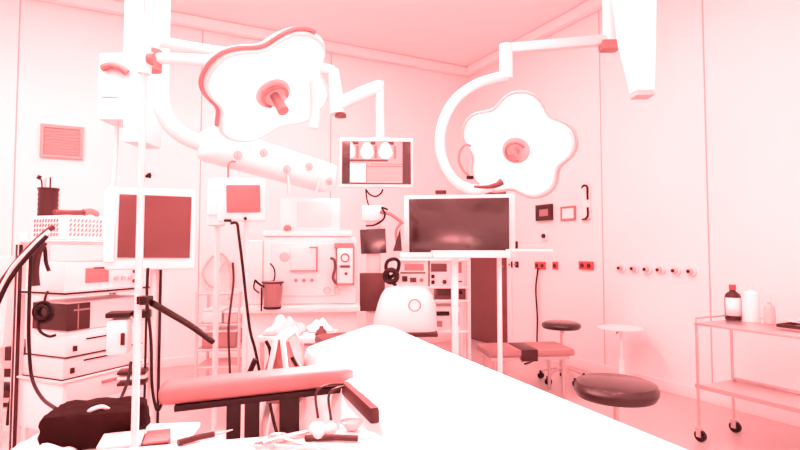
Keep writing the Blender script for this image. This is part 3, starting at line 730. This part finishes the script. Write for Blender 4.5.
b = B(); cyl(b, e+Vector((0, 0, .06)), e+Vector((0, 0, -.19)), .048); obj('elbow', b, 'white', l2)
b = B(); tube(b, [e+Vector((0, 0, -.17))]+[L2(P(x, y, d_)) for x, y, d_ in ((495, 78, 3.72), (475, 85, 3.7), (455, 100, 3.68), (443, 122, 3.66), (440, 145, 3.65), (446, 168, 3.65), (459, 184, 3.65), (476, 190, 3.62), (492, 186, 3.60))], .036, 12); obj('curved_arm', b, 'white', l2)
b = B(); back = q2 @ Vector((0, 0, -.09)); tube(b, [L2(P(492, 186, 3.60)), L2(P(505, 172, 3.62)), back], .03); obj('yoke', b, 'white', l2)
b = B(); tube(b, [L2(P(x, y, 3.30)) for x, y in ((471, 146), (465, 145), (460, 151), (459, 161), (463, 170), (470, 177))], .008); obj('rim_grip', b, 'mid', l2)
b = B(); box(b, L2(P(470, 177.5, 3.30)), (.045, .03, .022), rz3(RC), .006); o = obj('grip_end', b, 'black', l2)
b = B(); tube(b, [L2(P(x, y, 3.32)) for x, y in ((474, 186.5), (486, 186.8), (496, 185), (502, 181.5))], .008, r1=.024); obj('dark_crescent', b, 'slate', l2)  # dark tapered tube below the lamp face
# hanging screen with scan pictures
D = 3.55; k = D/F; c = P(376.5, 162.5, D)
t = thing('hanging_screen', 'ceiling hung screen showing three pale rounded scan pictures', 'screen', (c.x, c.y, c.z), RC+.05)
b = B(); box(b, (0, .02, 0), (74*k, .06, 50*k), None, .01); obj('housing', b, 'white', t)
X = lambda px: (px-376.5)*k; Z = lambda py: (162.5-py)*k
b = B(); bx(b, X(342), X(411), -.016, -.008, Z(184.5), Z(141.5), .001); pn = obj('panel', b, 'screen', t)
b = B(); bx(b, X(350), X(402.5), -.019, -.014, Z(183.5), Z(142)); obj('image_area', b, 'lit', pn)
b = B(); bx(b, X(350), X(388), -.0205, -.018, Z(162), Z(160)); 
for x0, x1 in ((352.5, 358.5), (370.5, 375.5), (388, 394)): bx(b, X(x0), X(x1), -.0205, -.018, Z(145), Z(141.8))
obj('dark_marks', b, 'slate', pn)
b = B()
for cx_, w0, w1 in ((351, 351, 355), (367, 360, 374), (385.5, 378, 393)):
    prof = [(cx_+math.sin(a)*( (w1-w0)/2)*(1.0 if math.cos(a) < 0 else .82), 151-math.cos(a)*8.6) for a in [2*PI*i/32 for i in range(32)]] if w0 > 355 else [(350.2, 142.5), (353, 144), (355, 150), (354.5, 156), (352, 158.5), (350.2, 159)]
    vs0 = [b.verts.new((X(x), -.0215, Z(y))) for x, y in prof]; vs1 = [b.verts.new((X(x), -.018, Z(y))) for x, y in prof]
    b.faces.new(vs0); b.faces.new(vs1[::-1]); N = len(prof)
    for i in range(N): b.faces.new((vs0[i], vs0[(i+1) % N], vs1[(i+1) % N], vs1[i]))
bx(b, X(350), X(366), -.0205, -.018, Z(182.5), Z(164))
obj('scan_picture', b, 'lit2', pn)
b = B()
for (x0, x1, y0, y1) in ((366.2, 367, 164, 183), (367, 402.5, 166.5, 167.3), (371, 402.5, 164.2, 164.8), (356.5, 358.5, 146, 159), (374.5, 377, 146, 159), (394, 396, 146, 159)): bx(b, X(x0), X(x1), -.0205, -.018, Z(y1), Z(y0))
obj('grid_line', b, 'pscreen', pn)
hd = lambda p: local(t, p)
b = B(); a = hd(P(380, 86, 3.62)); a.y = .06; cyl(b, (a.x, .06, Z(138)), (a.x, .06, a.z+.03), .028); box(b, (a.x, .05, Z(140)), (.14, .05, .06), None, .01); obj('drop_tube', b, 'white', t)
b = B(); e1, e2 = hd(P(338, 106, 3.66)), hd(P(381, 87, 3.62)); e2.y = .06
m1 = hd(P(350, 98, 3.65)); tube(b, [e1, e1.lerp(e2, .3)+Vector((0, 0, .01)), e1.lerp(e2, .7)+Vector((0, 0, .01)), e2], .048, 12); obj('spring_arm', b, 'white', t)
b = B(); e0 = hd(P(333, 70, 3.68)); cyl(b, e1+Vector((0, 0, -.06)), e0, .055, .04); h0 = hd(P(150, 64, 3.15)); h0.z = e0.z; cyl(b, e0, h0, .032); cyl(b, h0-Vector((0, 0, .06)), Vector((h0.x, h0.y, HC-.03-c.z)), .036); lathe(b, [(.13, HC-.05-c.z), (.13, HC-.01-c.z), (0, HC-.01-c.z)], 28, Matrix.Translation((h0.x, h0.y, 0))); obj('ceiling_stem', b, 'white', t)
b = B(); cyl(b, e1+Vector((.02, -.02, -.065)), e1+Vector((.02, -.02, -.085)), .04); obj('joint_cap', b, 'slate', t)
# service pendant with sockets
a0, a1 = P(216, 146, 3.55), P(322, 177, 4.25)
d = a1-a0; yw = math.atan2(d.y, d.x)
t = thing('service_pendant', 'white ceiling service beam with sockets above the small patient monitor', 'service pendant', (a0.x, a0.y, a0.z), yw)
L = Vector((d.x, d.y, 0)).length
b = B(); box(b, (L/2, 0, (a1.z-a0.z)/2), (L+.2, .22, .23), Matrix.Rotation(math.atan2(a0.z-a1.z, L), 3, 'Y'), .07, 4); obj('beam', b, 'white', t)
f = lambda px, py, D: local(t, P(px, py, D))
for i, (px, py) in enumerate(((257, 161), (272, 159), (290, 173), (303, 169), (324, 176), (340, 195))[:5]):
    s = .1+i*(L/4.6); b = B(); z = (a1.z-a0.z)*s/L+(.02 if i % 2 else -.05)
    cyl(b, (s, -.108, z), (s, -.122, z), .030); cyl(b, (s, -.122, z), (s, -.13, z), .014); obj('socket', b, 'pale', t)
b = B(); mid = L*.35
tube(b, [f(160, 88, 3.45), f(162, 108, 3.45), f(170, 124, 3.47), f(184, 136, 3.5), f(204, 144, 3.55), (0.05, 0, 0)], .055, 14); obj('curved_arm', b, 'white', t)
b = B(); h = f(160, 90, 3.45); cyl(b, h, Vector((h.x, h.y, HC-.03-a0.z)), .055); lathe(b, [(.18, HC-.06-a0.z), (.18, HC-.01-a0.z), (0, HC-.01-a0.z)], 28, Matrix.Translation((h.x, h.y, 0))); obj('ceiling_stem', b, 'white', t)
b = B(); tube(b, [(L*.55, -.10, -.10), (L*.56, -.11, -.22), (L*.57, -.10, -.30)], .012); obj('hose', b, 'offw', t)
b = B(); tube(b, [(L*.85, -.10, -.10), (L*.86, -.11, -.2), (L*.84, -.1, -.27)], .01); obj('hose', b, 'offw', t)
# box pendant
D = 3.9; k = D/F; c = P(120, 98, D)
t = thing('supply_pendant', 'boxy white ceiling pendant with shading built on in grey beside the grille', 'supply pendant', (c.x, c.y, c.z), RC)
X = lambda px: (px-120)*k; Z = lambda py: (98-py)*k
b = B(); bx(b, X(97), X(146), 0, .30, Z(98), Z(51), .02); bx(b, X(97), X(130), -.0, .28, Z(120), Z(97), .02); bx(b, X(123), X(146), 0, .28, Z(143), Z(97), .02); obj('housing', b, 'white', t)
b = B(); tube(b, [(X(103), -.02, Z(68)), (X(112), -.035, Z(66)), (X(122), -.035, Z(68)), (X(128), -.02, Z(73))], .028); obj('grip', b, 'mid', t)  # grey tube modelled for the shading across the housing front
b = B(); bx(b, X(101), X(118), -.012, .002, Z(97), Z(78), .004); obj('shade_panel', b, 'offw', t)  # slightly darker panel painting in the shading lower on the housing
b = B(); to_ceiling(t, b, X(125), .15, Z(52), .07) if False else None
cyl(b, (X(122), .15, Z(53)), (X(122), .15, HC-.03-c.z), .07); lathe(b, [(.18, HC-.06-c.z), (.18, HC-.01-c.z), (0, HC-.01-c.z)], 28, Matrix.Translation((X(122), .15, 0))); obj('ceiling_stem', b, 'white', t)
b = B(); tube(b, [(X(110), .1, Z(119)), (X(110), .1, Z(150)), (X(110), .08, Z(178)), (X(108), .06, Z(202))], .016); obj('drop_hose', b, 'offw', t)
# column beside the second lamp
c = P(640, 50, 3.1); k = 3.1/F
t = thing('ceiling_column', 'tapering white ceiling column beside the second lamp stem', 'ceiling column', (c.x, c.y, c.z), RC)
b = B(); zc = HC-.01-c.z
vs = []
for (x0, x1, y, hw) in ((632, 650, 95, .05), (630, 650.5, 80, .06), (622, 651, 40, .075), (617, 652, -20, .09)):
    z = (50-y)*k; vs.append([b.verts.new(v) for v in (((x0-640)*k, -hw, z), ((x1-640)*k, -hw, z), ((x1-640)*k, hw, z), ((x0-640)*k, hw, z))])
x0, x1 = (617-640)*k, (652-640)*k; vs.append([b.verts.new(v) for v in ((x0, -.09, zc), (x1, -.09, zc), (x1, .09, zc), (x0, .09, zc))])
for a_, c_ in zip(vs, vs[1:]):
    for i in range(4): b.faces.new((a_[i], a_[(i+1) % 4], c_[(i+1) % 4], c_[i]))
b.faces.new(vs[0][::-1]); b.faces.new(vs[-1]); bmesh.ops.bevel(b, geom=[e for e in b.edges], offset=.008, segments=2, affect='EDGES'); obj('shaft', b, 'white', t)
b = B(); bx(b, (632-640)*k, (650-640)*k, -.05, .05, (50-99)*k, (50-95.5)*k, .006); obj('end_cap', b, 'pale', t)

# ------------------------------------------------------------------ left equipment tower
TR = math.radians(67.2)-YAW
cn = R(-1.53, 2.40, 0)
t = thing('equipment_trolley', 'tall white trolley tower of stacked devices beside the slim pole', 'equipment trolley', cn, TR)
tw = t
def zt0(py): return CAMZ+(249-py)*2.40/F
shelf = [.12, zt0(431), zt0(379), zt0(336), zt0(292), zt0(240)]
for z in (shelf[2], shelf[4], shelf[5]):
    b = B(); bx(b, -.01, .50, -.02, .30, z-.02, z, .005); s = obj('shelf', b, 'white', t)
    b = B(); tube(b, [(-.014, .29, z-.006), (-.014, -.024, z-.006), (.50, -.024, z-.006)], .005, n=1); obj('edge_strip', b, 'black' if z == shelf[4] else 'offw', s)
b = B(); bx(b, -.005, .495, -.015, .295, shelf[1], shelf[2]-.021, .01); cb = obj('cabinet', b, 'white', t)
for i in range(2):
    za = shelf[1]+.015+i*.11; b = B(); bx(b, .01, .48, -.024, -.012, za, za+.10, .004); dr = obj('drawer', b, 'offw', cb)
    b = B(); bx(b, .18, .32, -.034, -.022, za+.06, za+.075, .003); obj('drawer_handle', b, 'mid', dr)
for x, y in ((-.005, .31), (.50, .31), (.51, .0)):
    b = B(); bx(b, x-.018, x+.018, y-.018, y+.018, .09, shelf[5]+(.04 if x < .1 else 0), .005); ps = obj('post', b, 'offw', t)
    b = B(); bx(b, x-.0195, x-.004, y-.021, y-.016, .12, shelf[5]-.02); bx(b, x-.021, x-.017, y-.006, y+.006, .12, shelf[5]-.02); obj('rail_slot', b, 'dark', ps)
b = B(); bx(b, -.03, .53, -.04, .34, .06, .12, .015); obj('base', b, 'offw', t)
for x in (.02, .48):
    for y in (.0, .3):
        b = B(); cyl(b, (x-.012, y, .03), (x+.012, y, .03), .03, seg=18); obj('caster', b, 'black', t)
def on_tower(name, label, x0, x1, y0, y1, zb, h, m, cat='device'):
    q = tw.matrix_basis @ Vector(((x0+x1)/2, (y0+y1)/2, zb+.001))
    u = thing(name, label, cat, q, TR); w, dp = x1-x0, y1-y0
    b = B(); bx(b, -w/2, w/2, -dp/2, dp/2, .0, h, .008); obj('body', b, m, u); return u, w/2, dp/2
# vented box on top
u, w, dp = on_tower('vented_device', 'white vented box with knobs on the top of the trolley tower', .0, .44, .0, .25, shelf[5], .115, 'white')
b = B(); bs = B()
for r_ in range(4):
    for i in range(9): box(b, (-w+.02+i*.019, -dp-.001, .025+r_*.022), (.004, .004, .014), Matrix.Rotation(.5, 3, 'Y'))
    for i in range(9): box(bs, (-w-.001, dp-.03-i*.02, .025+r_*.022), (.004, .006, .014), Matrix.Rotation(.5, 3, 'X'))
obj('vent', b, 'mid', u); obj('side_vent', bs, 'mid', u)
for r_ in range(3):
    for i in range(2):
        b = B(); cyl(b, (-w+.165+i*.022+.055, -dp, .025+r_*.032), (-w+.165+i*.022+.055, -dp-.014, .025+r_*.032), .008, seg=14); obj('knob', b, 'slate', u)
q = tw.matrix_basis @ Vector((.11, .10, shelf[5]+.117))
u = thing('hand_tool', 'dark hand tool resting on the vented white box', 'hand tool', q, TR)
b = B(); tube(b, [(-.10, .0, .014), (-.03, 0, .016), (.05, 0, .022)], .013); obj('grip', b, 'slate', u)
b = B(); tube(b, [(.045, 0, .022), (.08, .0, .030), (.12, .01, .022), (.13, .02, .012)], .018, r1=.011); obj('head', b, 'mid', u)
b = B(); tube(b, [(.02, .015, .016), (.05, .02, .03), (.07, .01, .04)], .005); obj('trigger', b, 'black', u)
# dark canister beside
q = P(47.5, 226, 2.82); 
u = thing('dark_canister', 'dark ribbed canister with two rods rising above the trolley tower', 'canister', (q.x, q.y, q.z), RC)
b = B(); k = 2.82/F; h = 38*k
lathe(b, [(.045, 0), (.049, .004)]+[(.049-.0025*(i % 2), .01+(h-.02)*i/14) for i in range(15)]+[(.052, h-.008), (.052, h), (0, h)], 28); obj('body', b, 'dark', u)
for x, hh, m in ((-.018, .055, 'pale'), (.008, .06, 'dark')):
    b = B(); cyl(b, (x, 0, h-.002), (x, 0, h+hh), .004); obj('rod', b, m, u)
b = B(); tube(b, [(-.035, 0, h-.002), (-.04, 0, h+.04), (-.052, 0, h+.06)], .004); cyl(b, (-.058, 0, h+.05), (-.048, 0, h+.068), .010); obj('hook', b, 'dark', u)
b = B(); q2_ = Vector((0, 0, 0)); cyl(b, (0, 0, 0), (0, 0, -q.z+.02), .016); lathe(b, [(.08, -q.z), (.08, -q.z+.02), (0, -q.z+.03)], 24); obj('stand_pole', b, 'offw', u)
# second device
u, w, dp = on_tower('display_device', 'white device with salmon display under the top shelf of the trolley tower', .0, .46, .0, .25, shelf[4], .135, 'white')
b = B(); bx(b, -w+.10, -w+.22, -dp-.006, -dp+.003, .035, .105, .003); o = obj('display', b, 'mid', u)
b = B(); bx(b, -w+.14, -w+.22, -dp-.008, -dp, .102, .108); obj('display_strip', b, 'dark', o)
for x, z in ((.26, .05), (.30, .05), (.34, .05), (.37, .08), (.37, .03)):
    b = B(); cyl(b, (-w+x, -dp, z), (-w+x, -dp-.015, z), .010, seg=16); obj('knob', b, 'slate' if x > .35 else 'pale', u)
# dark device
u, w, dp = on_tower('dark_device', 'dark faced device with pale side panel in the middle of the trolley tower', .03, .46, .02, .26, shelf[2]+.21, .135, 'offw')
b = B(); bx(b, -w-.004, -w+.015, -dp-.005, dp, .005, .13, .003); bx(b, -w-.004, -w+.11, -dp-.008, -dp+.003, .005, .13, .003); o = obj('dark_front', b, 'dark', u)
b = B(); bx(b, -w+.025, -w+.105, -dp-.012, -dp-.004, .095, .103, .002); bx(b, -w+.045, -w+.05, -dp-.012, -dp-.004, .01, .125, .002); obj('front_bar', b, 'mid', o)
b = B(); bx(b, -w, w, -dp, dp, -.016, -.001); obj('shelf_plate', b, 'white', u)
# two stacked white boxes
zb = shelf[2]
for i, (lb, sl_) in enumerate((('white box unit with long dark slot, lower of the two stacked on the trolley', .07), ('white box unit with long dark slot, upper of the two stacked on the trolley', .06))):
    u, w, dp = on_tower('stacked_unit', lb, -.005+.01*i, .42, -.01, .27, zb, .095, 'offw' if i == 0 else 'white')
    b = B(); bx(b, -w+.10, -w+.30, -dp-.004, -dp+.002, .070, .077, .001); bx(b, -w+.295, -w+.305, -dp-.004, -dp+.002, .07, .094, .001); obj('slot', b, 'black', u)
    b = B(); bx(b, -w+.035, -w+.055, -dp-.006, -dp+.002, .025, .05, .002); obj('power_button', b, 'dark', u)
    b = B(); bx(b, -w-.003, w, -dp-.003, dp, .0, .005); obj('foot_strip', b, 'dark', u)
    zb += .098

# display on its own stand in front of the tower
D = 2.22; k = D/F; p = foot(151.5, D)
t = thing('display_monitor', 'large white framed monitor with dark gradient screen behind the slim pole', 'monitor', p, RC+math.radians(17))
ca = math.cos(math.radians(17))+.474*math.sin(math.radians(17))
X = lambda px: (px-151.5)*k/ca; Z = lambda py: zz(py, D)
b = B(); box(b, (0, 0, Z(229)), (90*k/ca, .05, 81*k), None, .016); obj('housing', b, 'white', t)
b = B(); box(b, (X(156), -.027, Z(226.8)), (72*k/ca, .010, 62*k), Matrix.Rotation(.012, 3, 'Y'), .003); obj('panel', b, 'lscreen', t)
b = B(); bx(b, X(106.5), X(117), -.035, -.02, Z(262), Z(192), .006); obj('side_speaker', b, 'white', t)
b = B(); cyl(b, (.01, .05, .06), (.01, .05, Z(240)), .020); box(b, (.01, .035, Z(240)), (.12, .04, .12), None, .008); obj('pole', b, 'offw', t)
b = B(); cyl(b, (.035, .03, .1), (.035, .03, Z(265)), .006); cyl(b, (-.018, .03, .1), (-.018, .03, Z(265)), .005); obj('cable', b, 'black', t)
b = B()
for kx in range(4):
    a = kx*PI/2+.4; tube(b, [(.01, .05, .07), (.01+.12*math.cos(a), .05+.12*math.sin(a), .06), (.01+.26*math.cos(a), .05+.26*math.sin(a), .02)], .018)
obj('base', b, 'offw', t)
b = B(); bx(b, X(110), X(134), -.04, .06, Z(316), Z(311), .006); bx(b, X(134), X(152), .0, .06, Z(318), Z(310), .006); obj('side_bracket', b, 'black', t)
b = B(); bx(b, X(112), X(132), -.05, .06, Z(352), Z(318), .012); o = obj('control_box', b, 'white', t)
b = B(); bx(b, X(126), X(130), -.056, -.046, Z(342), Z(330), .003); obj('switch', b, 'dark', o)
for y in (369, 374, 380):
    b = B(); bx(b, X(122), X(150), -.03, .05, Z(y+3), Z(y), .004); obj('bracket', b, 'offw' if y == 374 else 'dark', t)

# slim pole in front
D = 1.55; k = D/F; p0 = P(135.5, 449, D); p1 = P(151, 2, D)
p = foot(137, D)
t = thing('infusion_stand', 'slim pale pole stand rising in front of the monitor', 'pole stand', p, RC)
f = lambda px, py, dy=0: local(t, P(px, py, D)) + Vector((0, dy, 0))
lo = local(t, P(135, 452, D)); dr = (local(t, P(145, 100, D))-lo).normalized()
base = lo-dr*((lo.z-.05)/dr.z)
b = B(); cyl(b, base, local(t, P(144, 72, D)), .0105); obj('lower_tube', b, 'offw', t)
b = B(); a = local(t, P(144, 74, D)); c_ = local(t, P(152, -12, D)); cyl(b, a, c_, .0135); obj('upper_tube', b, 'white', t)
b = B(); a, c_ = f(144.2, 74), f(146.2, 52); cyl(b, a, c_, .019, .021); o = obj('collar', b, 'white', t)
b = B(); cyl(b, f(149, 60, -.005), f(155, 60, -.005), .017); obj('lock_knob', b, 'mid', t)
b = B(); c_ = local(t, P(152, -12, D)); 
for sx in (-1, 1): tube(b, [c_, c_+Vector((sx*.06, 0, .02)), c_+Vector((sx*.11, 0, .0)), c_+Vector((sx*.12, 0, .03))], .005)
obj('hook', b, 'steel', t)
b = B(); box(b, f(145, 300), (12*k, .035, 8*k), None, .004); cyl(b, f(147, 296, -.02), f(147, 304, -.02), .012); obj('clamp', b, 'black', t)
b = B(); tube(b, [f(152, 303), f(160, 314, .05), f(172, 333, .14), (f(186, 355, .22))], .010); obj('boom_rod', b, 'black', t)
b = B(); tube(b, [f(146, 177), f(150, 174), f(149, 178)], .005, n=3); obj('cord_clip', b, 'black', t)
b = B(); lathe(b, [(.05, 0), (.05, .05), (.02, .07), (0, .07)], 20, Matrix.Translation((base.x, base.y, .02))); obj('base_hub', b, 'offw', t)
for kx in range(5):
    a = kx*2*PI/5+.25; b = B(); tube(b, [(base.x, base.y, .05), (base.x+.13*math.cos(a), base.y+.13*math.sin(a), .055), (base.x+.22*math.cos(a), base.y+.22*math.sin(a), .02)], .012); obj('leg', b, 'steel', t)

# cables falling along the left tower
def cable(pts, r, m, label, name='cable', cat='cable', g=None):
    b = B(); tube(b, [P(*q) for q in pts], r, 10); return tag(obj(name, b, m), label, cat, g)
cable([(53, 227, 2.25), (45, 233, 2.22), (32, 245, 2.2), (18, 260, 2.2), (8, 273, 2.2), (-6, 292, 2.2)], .011, 'dark', 'dark cable curving away from the dark canister, outermost of three', 'bent_cable')
cable([(50, 231, 2.20), (40, 239, 2.18), (28, 251, 2.16), (14, 266, 2.15), (4, 283, 2.15), (-8, 306, 2.15)], .009, 'white', 'white cable curving between the two dark ones by the canister', 'bent_cable')
cable([(47, 236, 2.15), (38, 245, 2.14), (27, 257, 2.13), (14, 273, 2.12), (5, 288, 2.12), (-6, 312, 2.12)], .009, 'black', 'dark cable curving nearest the trolley shelf, innermost of three', 'bent_cable')
cable([(44, 242, 2.28), (38, 252, 2.27), (35, 270, 2.27), (36, 286, 2.27)], .016, 'dark', 'thick dark cable hanging under the top trolley shelf, beside the post', 'hanging_cable')
cable([(42, 238, 2.30), (45, 250, 2.29), (46, 262, 2.29), (49, 271, 2.29)], .008, 'black', 'thin dark cable hanging under the top trolley shelf, away from the post', 'hanging_cable')
cable([(31, 250, 2.22), (29, 310, 2.22), (29, 345, 2.22), (32, 378, 2.22), (42, 398, 2.10), (56, 409, 1.93)], .007, 'black', 'long black cable running down the trolley post to the black bag', 'long_cable')
cable([(131, 362, 2.1), (128, 380, 2.05), (122, 396, 2.0), (116, 408, 1.95)], .006, 'black', 'thin black cable curving from the monitor stand to the black bag', 'thin_cable')
cable([(20, 365, 2.7), (16, 385, 2.7), (10, 405, 2.7), (8, 425, 2.7)], .010, 'black', 'black cable by the dark cases at the edge of the room', 'side_cable')
cable([(148, 268, 2.08), (147, 300, 2.08), (151, 340, 2.08), (152, 385, 2.08), (157, 410, 2.08), (163, 402, 2.08)], .006, 'black', 'black lead running down behind the slim pole', 'monitor_lead')
# reel of cable on the tower side
q = P(44, 312, 2.33)
t = thing('cable_coil', 'dark coil of cable hanging in front of the dark device', 'cable coil', (q.x, q.y, q.z), RC)
b = B(); mt = Matrix.Rotation(PI/2, 4, 'X')
for i in range(4): ring(b, (0, 0, -.012+.008*i), .028+.008*(i % 3), .007, mt)
obj('coil', b, 'black', t)
b = B(); tube(b, [(-.02, -.01, -.03), (-.01, -.01, -.08), (.03, -.01, -.105), (.06, -.01, -.10)], .006); obj('tail', b, 'black', t)
b = B(); tube(b, [(.0, 0, .03), (.003, 0, .06), (.0, .02, .09)], .005); obj('tail', b, 'black', t)
# white sleeve and side cases at the left border
q = foot(4, 2.75)
t = thing('draped_stand', 'white covered stand at the outer edge beside the trolley', 'stand', q, RC)
k = 2.75/F; X = lambda px: (px-4)*k; Z = lambda py: zz(py, 2.75)
b = B(); rr = []
for f_ in range(7):
    z = Z(345)+(Z(256)-Z(345))*f_/6; n = 24; hw = .085-.02*f_/6
    rr.append([b.verts.new((X(2+ f_*1.4)+hw*(1+.10*math.sin(i*1.6))*math.cos(2*PI*i/n), .08*(1+.08*math.sin(i*2.1))*math.sin(2*PI*i/n), z)) for i in range(n)])
for a_, c_ in zip(rr, rr[1:]):
    for i in range(24): b.faces.new((a_[i], a_[(i+1) % 24], c_[(i+1) % 24], c_[i]))
b.faces.new(rr[0][::-1]); b.faces.new(rr[-1]); obj('cover', b, 'drape', t)
b = B(); cyl(b, (0, 0, .02), (0, 0, Z(345)+.03), .02); lathe(b, [(.10, 0), (.10, .02), (0, .03)], 24); obj('pole', b, 'offw', t)
q = foot(14, 3.15)
t = thing('case_shelf', 'low open shelf at the outer edge behind the trolley', 'shelf', q, RC)
k = 3.15/F; X = lambda px: (px-14)*k; Z = lambda py: zz(py, 3.15)
for z in (Z(372), Z(401), .12):
    b = B(); bx(b, -.28, .22, -.16, .18, z-.018, z, .004); obj('board', b, 'offw', t)
for x in (-.27, .21):
    for y in (-.15, .17):
        b = B(); bx(b, x-.012, x+.012, y-.012, y+.012, 0, Z(372)-.018, .003); obj('post', b, 'offw', t)
for (y1, h, m, lb) in ((372, .17, 'dark', 'dark equipment case on the upper board of the low shelf'), (401, .10, 'dark', 'dark equipment case on the middle board of the low shelf')):
    q2 = t.matrix_basis @ Vector((-.03, .0, Z(y1)+.001)); u = thing('equipment_case', lb, 'case', q2, RC)
    b = B(); bx(b, -.22, .22, -.13, .15, 0, h, .012); obj('body', b, m, u)
    b = B(); bx(b, -.04, .14, -.145, -.128, h*.3, h*.55, .004); obj('front_panel', b, 'pale', u)

# black bag on a low trolley
q = R(-1.02, 1.86, 0)
t = thing('low_trolley', 'low pale trolley under the black bag', 'trolley', q, RC+.1)
tz = .575
b = B(); bx(b, -.30, .26, -.20, .20, tz-.02, tz, .006); obj('tabletop', b, 'offw', t)
for x in (-.28, .12):
    for y in (-.18, .18):
        b = B(); cyl(b, (x, y, .0), (x, y, tz-.015), .012); obj('leg', b, 'steel', t)
lt = t
def bag(loc, rz, s, label):
    t = thing('soft_bag', label, 'bag', loc, rz)
    b = B(); bmesh.ops.create_cube(b, size=1.0); bmesh.ops.subdivide_edges(b, edges=b.edges[:], cuts=7, use_grid_fill=True)
    for v in b.verts:
        c = v.co; n = c.normalized()*.62; c2 = c*.62+n*.38
        w = .03*math.sin(c.x*17+c.y*5)+.025*math.sin(c.y*19-c.z*9+1)+.02*math.sin(c.x*31+c.z*13)
        c2 = c2*(1+w); v.co = Vector((c2.x*s[0], c2.y*s[1], max(0, (c2.z+.5)*s[2])))
    obj('body', b, 'bag', t)
    b = B(); tube(b, [(-.05*s[0], -.3*s[1], s[2]*.90), (.0, -.38*s[1], s[2]*1.05), (.10*s[0], -.34*s[1], s[2]*1.10), (.16*s[0], -.25*s[1], s[2]*.95)], .007); o = obj('loop_handle', b, 'white', t); o['label'] = 'white loop handle'
    return t
q = lt.matrix_basis @ Vector((-.05, .04, tz+.001)); bag((q.x, q.y, q.z), RC+.25, (.30, .22, .12), 'slumped black soft bag on the low trolley')
q = lt.matrix_basis @ Vector((.145, -.13, tz+.001))
u = thing('dark_case', 'flat dark case with half pale half salmon top on the low trolley', 'case', (q.x, q.y, q.z), RC+.35)
b = B(); bx(b, -.10, .10, -.06, .06, 0, .05, .006); obj('body', b, 'dark', u)
b = B(); bx(b, -.105, .02, -.065, .065, .05, .062, .004); obj('lid', b, 'offw', u)
b = B(); bx(b, .025, .10, -.06, .06, .05, .058, .004); obj('tool_tray', b, 'pad', u)
q = lt.matrix_basis @ Vector((-.16, -.14, tz+.001)); crumple((q.x, q.y, q.z), (.22, .10, .05), 'drape', 'small white cloth on the low trolley before the black bag', 'crumpled_cloth', RC+.2, 8)

# low padded bench behind the table
D = 4.55; k = D/F; p = foot(515, D)
t = thing('padded_bench', 'low salmon padded bench behind the operating table near the door', 'bench', p, RC+.12)
X = lambda px: (px-515)*k; Z = lambda py: zz(py, D)
zc = Z(346)
b = B(); bx(b, X(480), X(566), -.20, .20, zc-.06, zc, .03); obj('cushion', b, 'mid', t)
b = B(); bx(b, X(484), X(561), -.18, .18, zc-.085, zc-.06); obj('frame', b, 'steel', t)
for x in (488, 556):
    for y in (-.15, .15):
        b = B(); cyl(b, (X(x), y, 0), (X(x), y, zc-.08), .014); obj('leg', b, 'steel', t)
b = B(); bx(b, X(512), X(528), -.208, .12, zc, zc+.006, .002); bx(b, X(512), X(528), -.208, -.201, zc-.09, zc+.005, .002); obj('strap', b, 'dark', t)

# ------------------------------------------------------------------ light from the two surgical lamps
def spot(c, aim, e, ang, blend=.6, r=.25):
    l = bpy.data.lights.new('surgical_light', 'SPOT'); l.energy = e*1.25; l.color = (1, .37, .37); l.spot_size = ang; l.spot_blend = blend; l.shadow_soft_size = r
    o = bpy.data.objects.new('surgical_light', l); C.objects.link(o)
    dv = (aim-c).normalized(); o.location = c+dv*.24; o.rotation_euler = dv.to_track_quat('-Z', 'Y').to_euler()
spot(c1, R(.02, 1.95, .75), 1000, .52, .5)
spot(c2, R(-.02, 2.35, .75), 2200, .66, .5)

w = bpy.data.worlds.new('World'); bpy.context.scene.world = w; w.use_nodes = True
w.node_tree.nodes['Background'].inputs[0].default_value = (.5, .2, .2, 1); w.node_tree.nodes['Background'].inputs[1].default_value = .2

cam = bpy.data.cameras.new('camera'); co = bpy.data.objects.new('camera', cam); C.objects.link(co)
cam.sensor_width = 36; cam.lens = 36*F/800; cam.clip_start = .02
co.location = (0, 0, CAMZ); co.rotation_euler = (PI/2+TILT, 0, -YAW)
sc = bpy.context.scene; sc.camera = co
sc.view_settings.view_transform = 'Standard'; sc.view_settings.look = 'None'; sc.view_settings.gamma = 1; sc.view_settings.exposure = -0.34
try:
    sc.cycles.max_bounces = 10; sc.cycles.diffuse_bounces = 6; sc.cycles.use_denoising = True
except Exception: pass
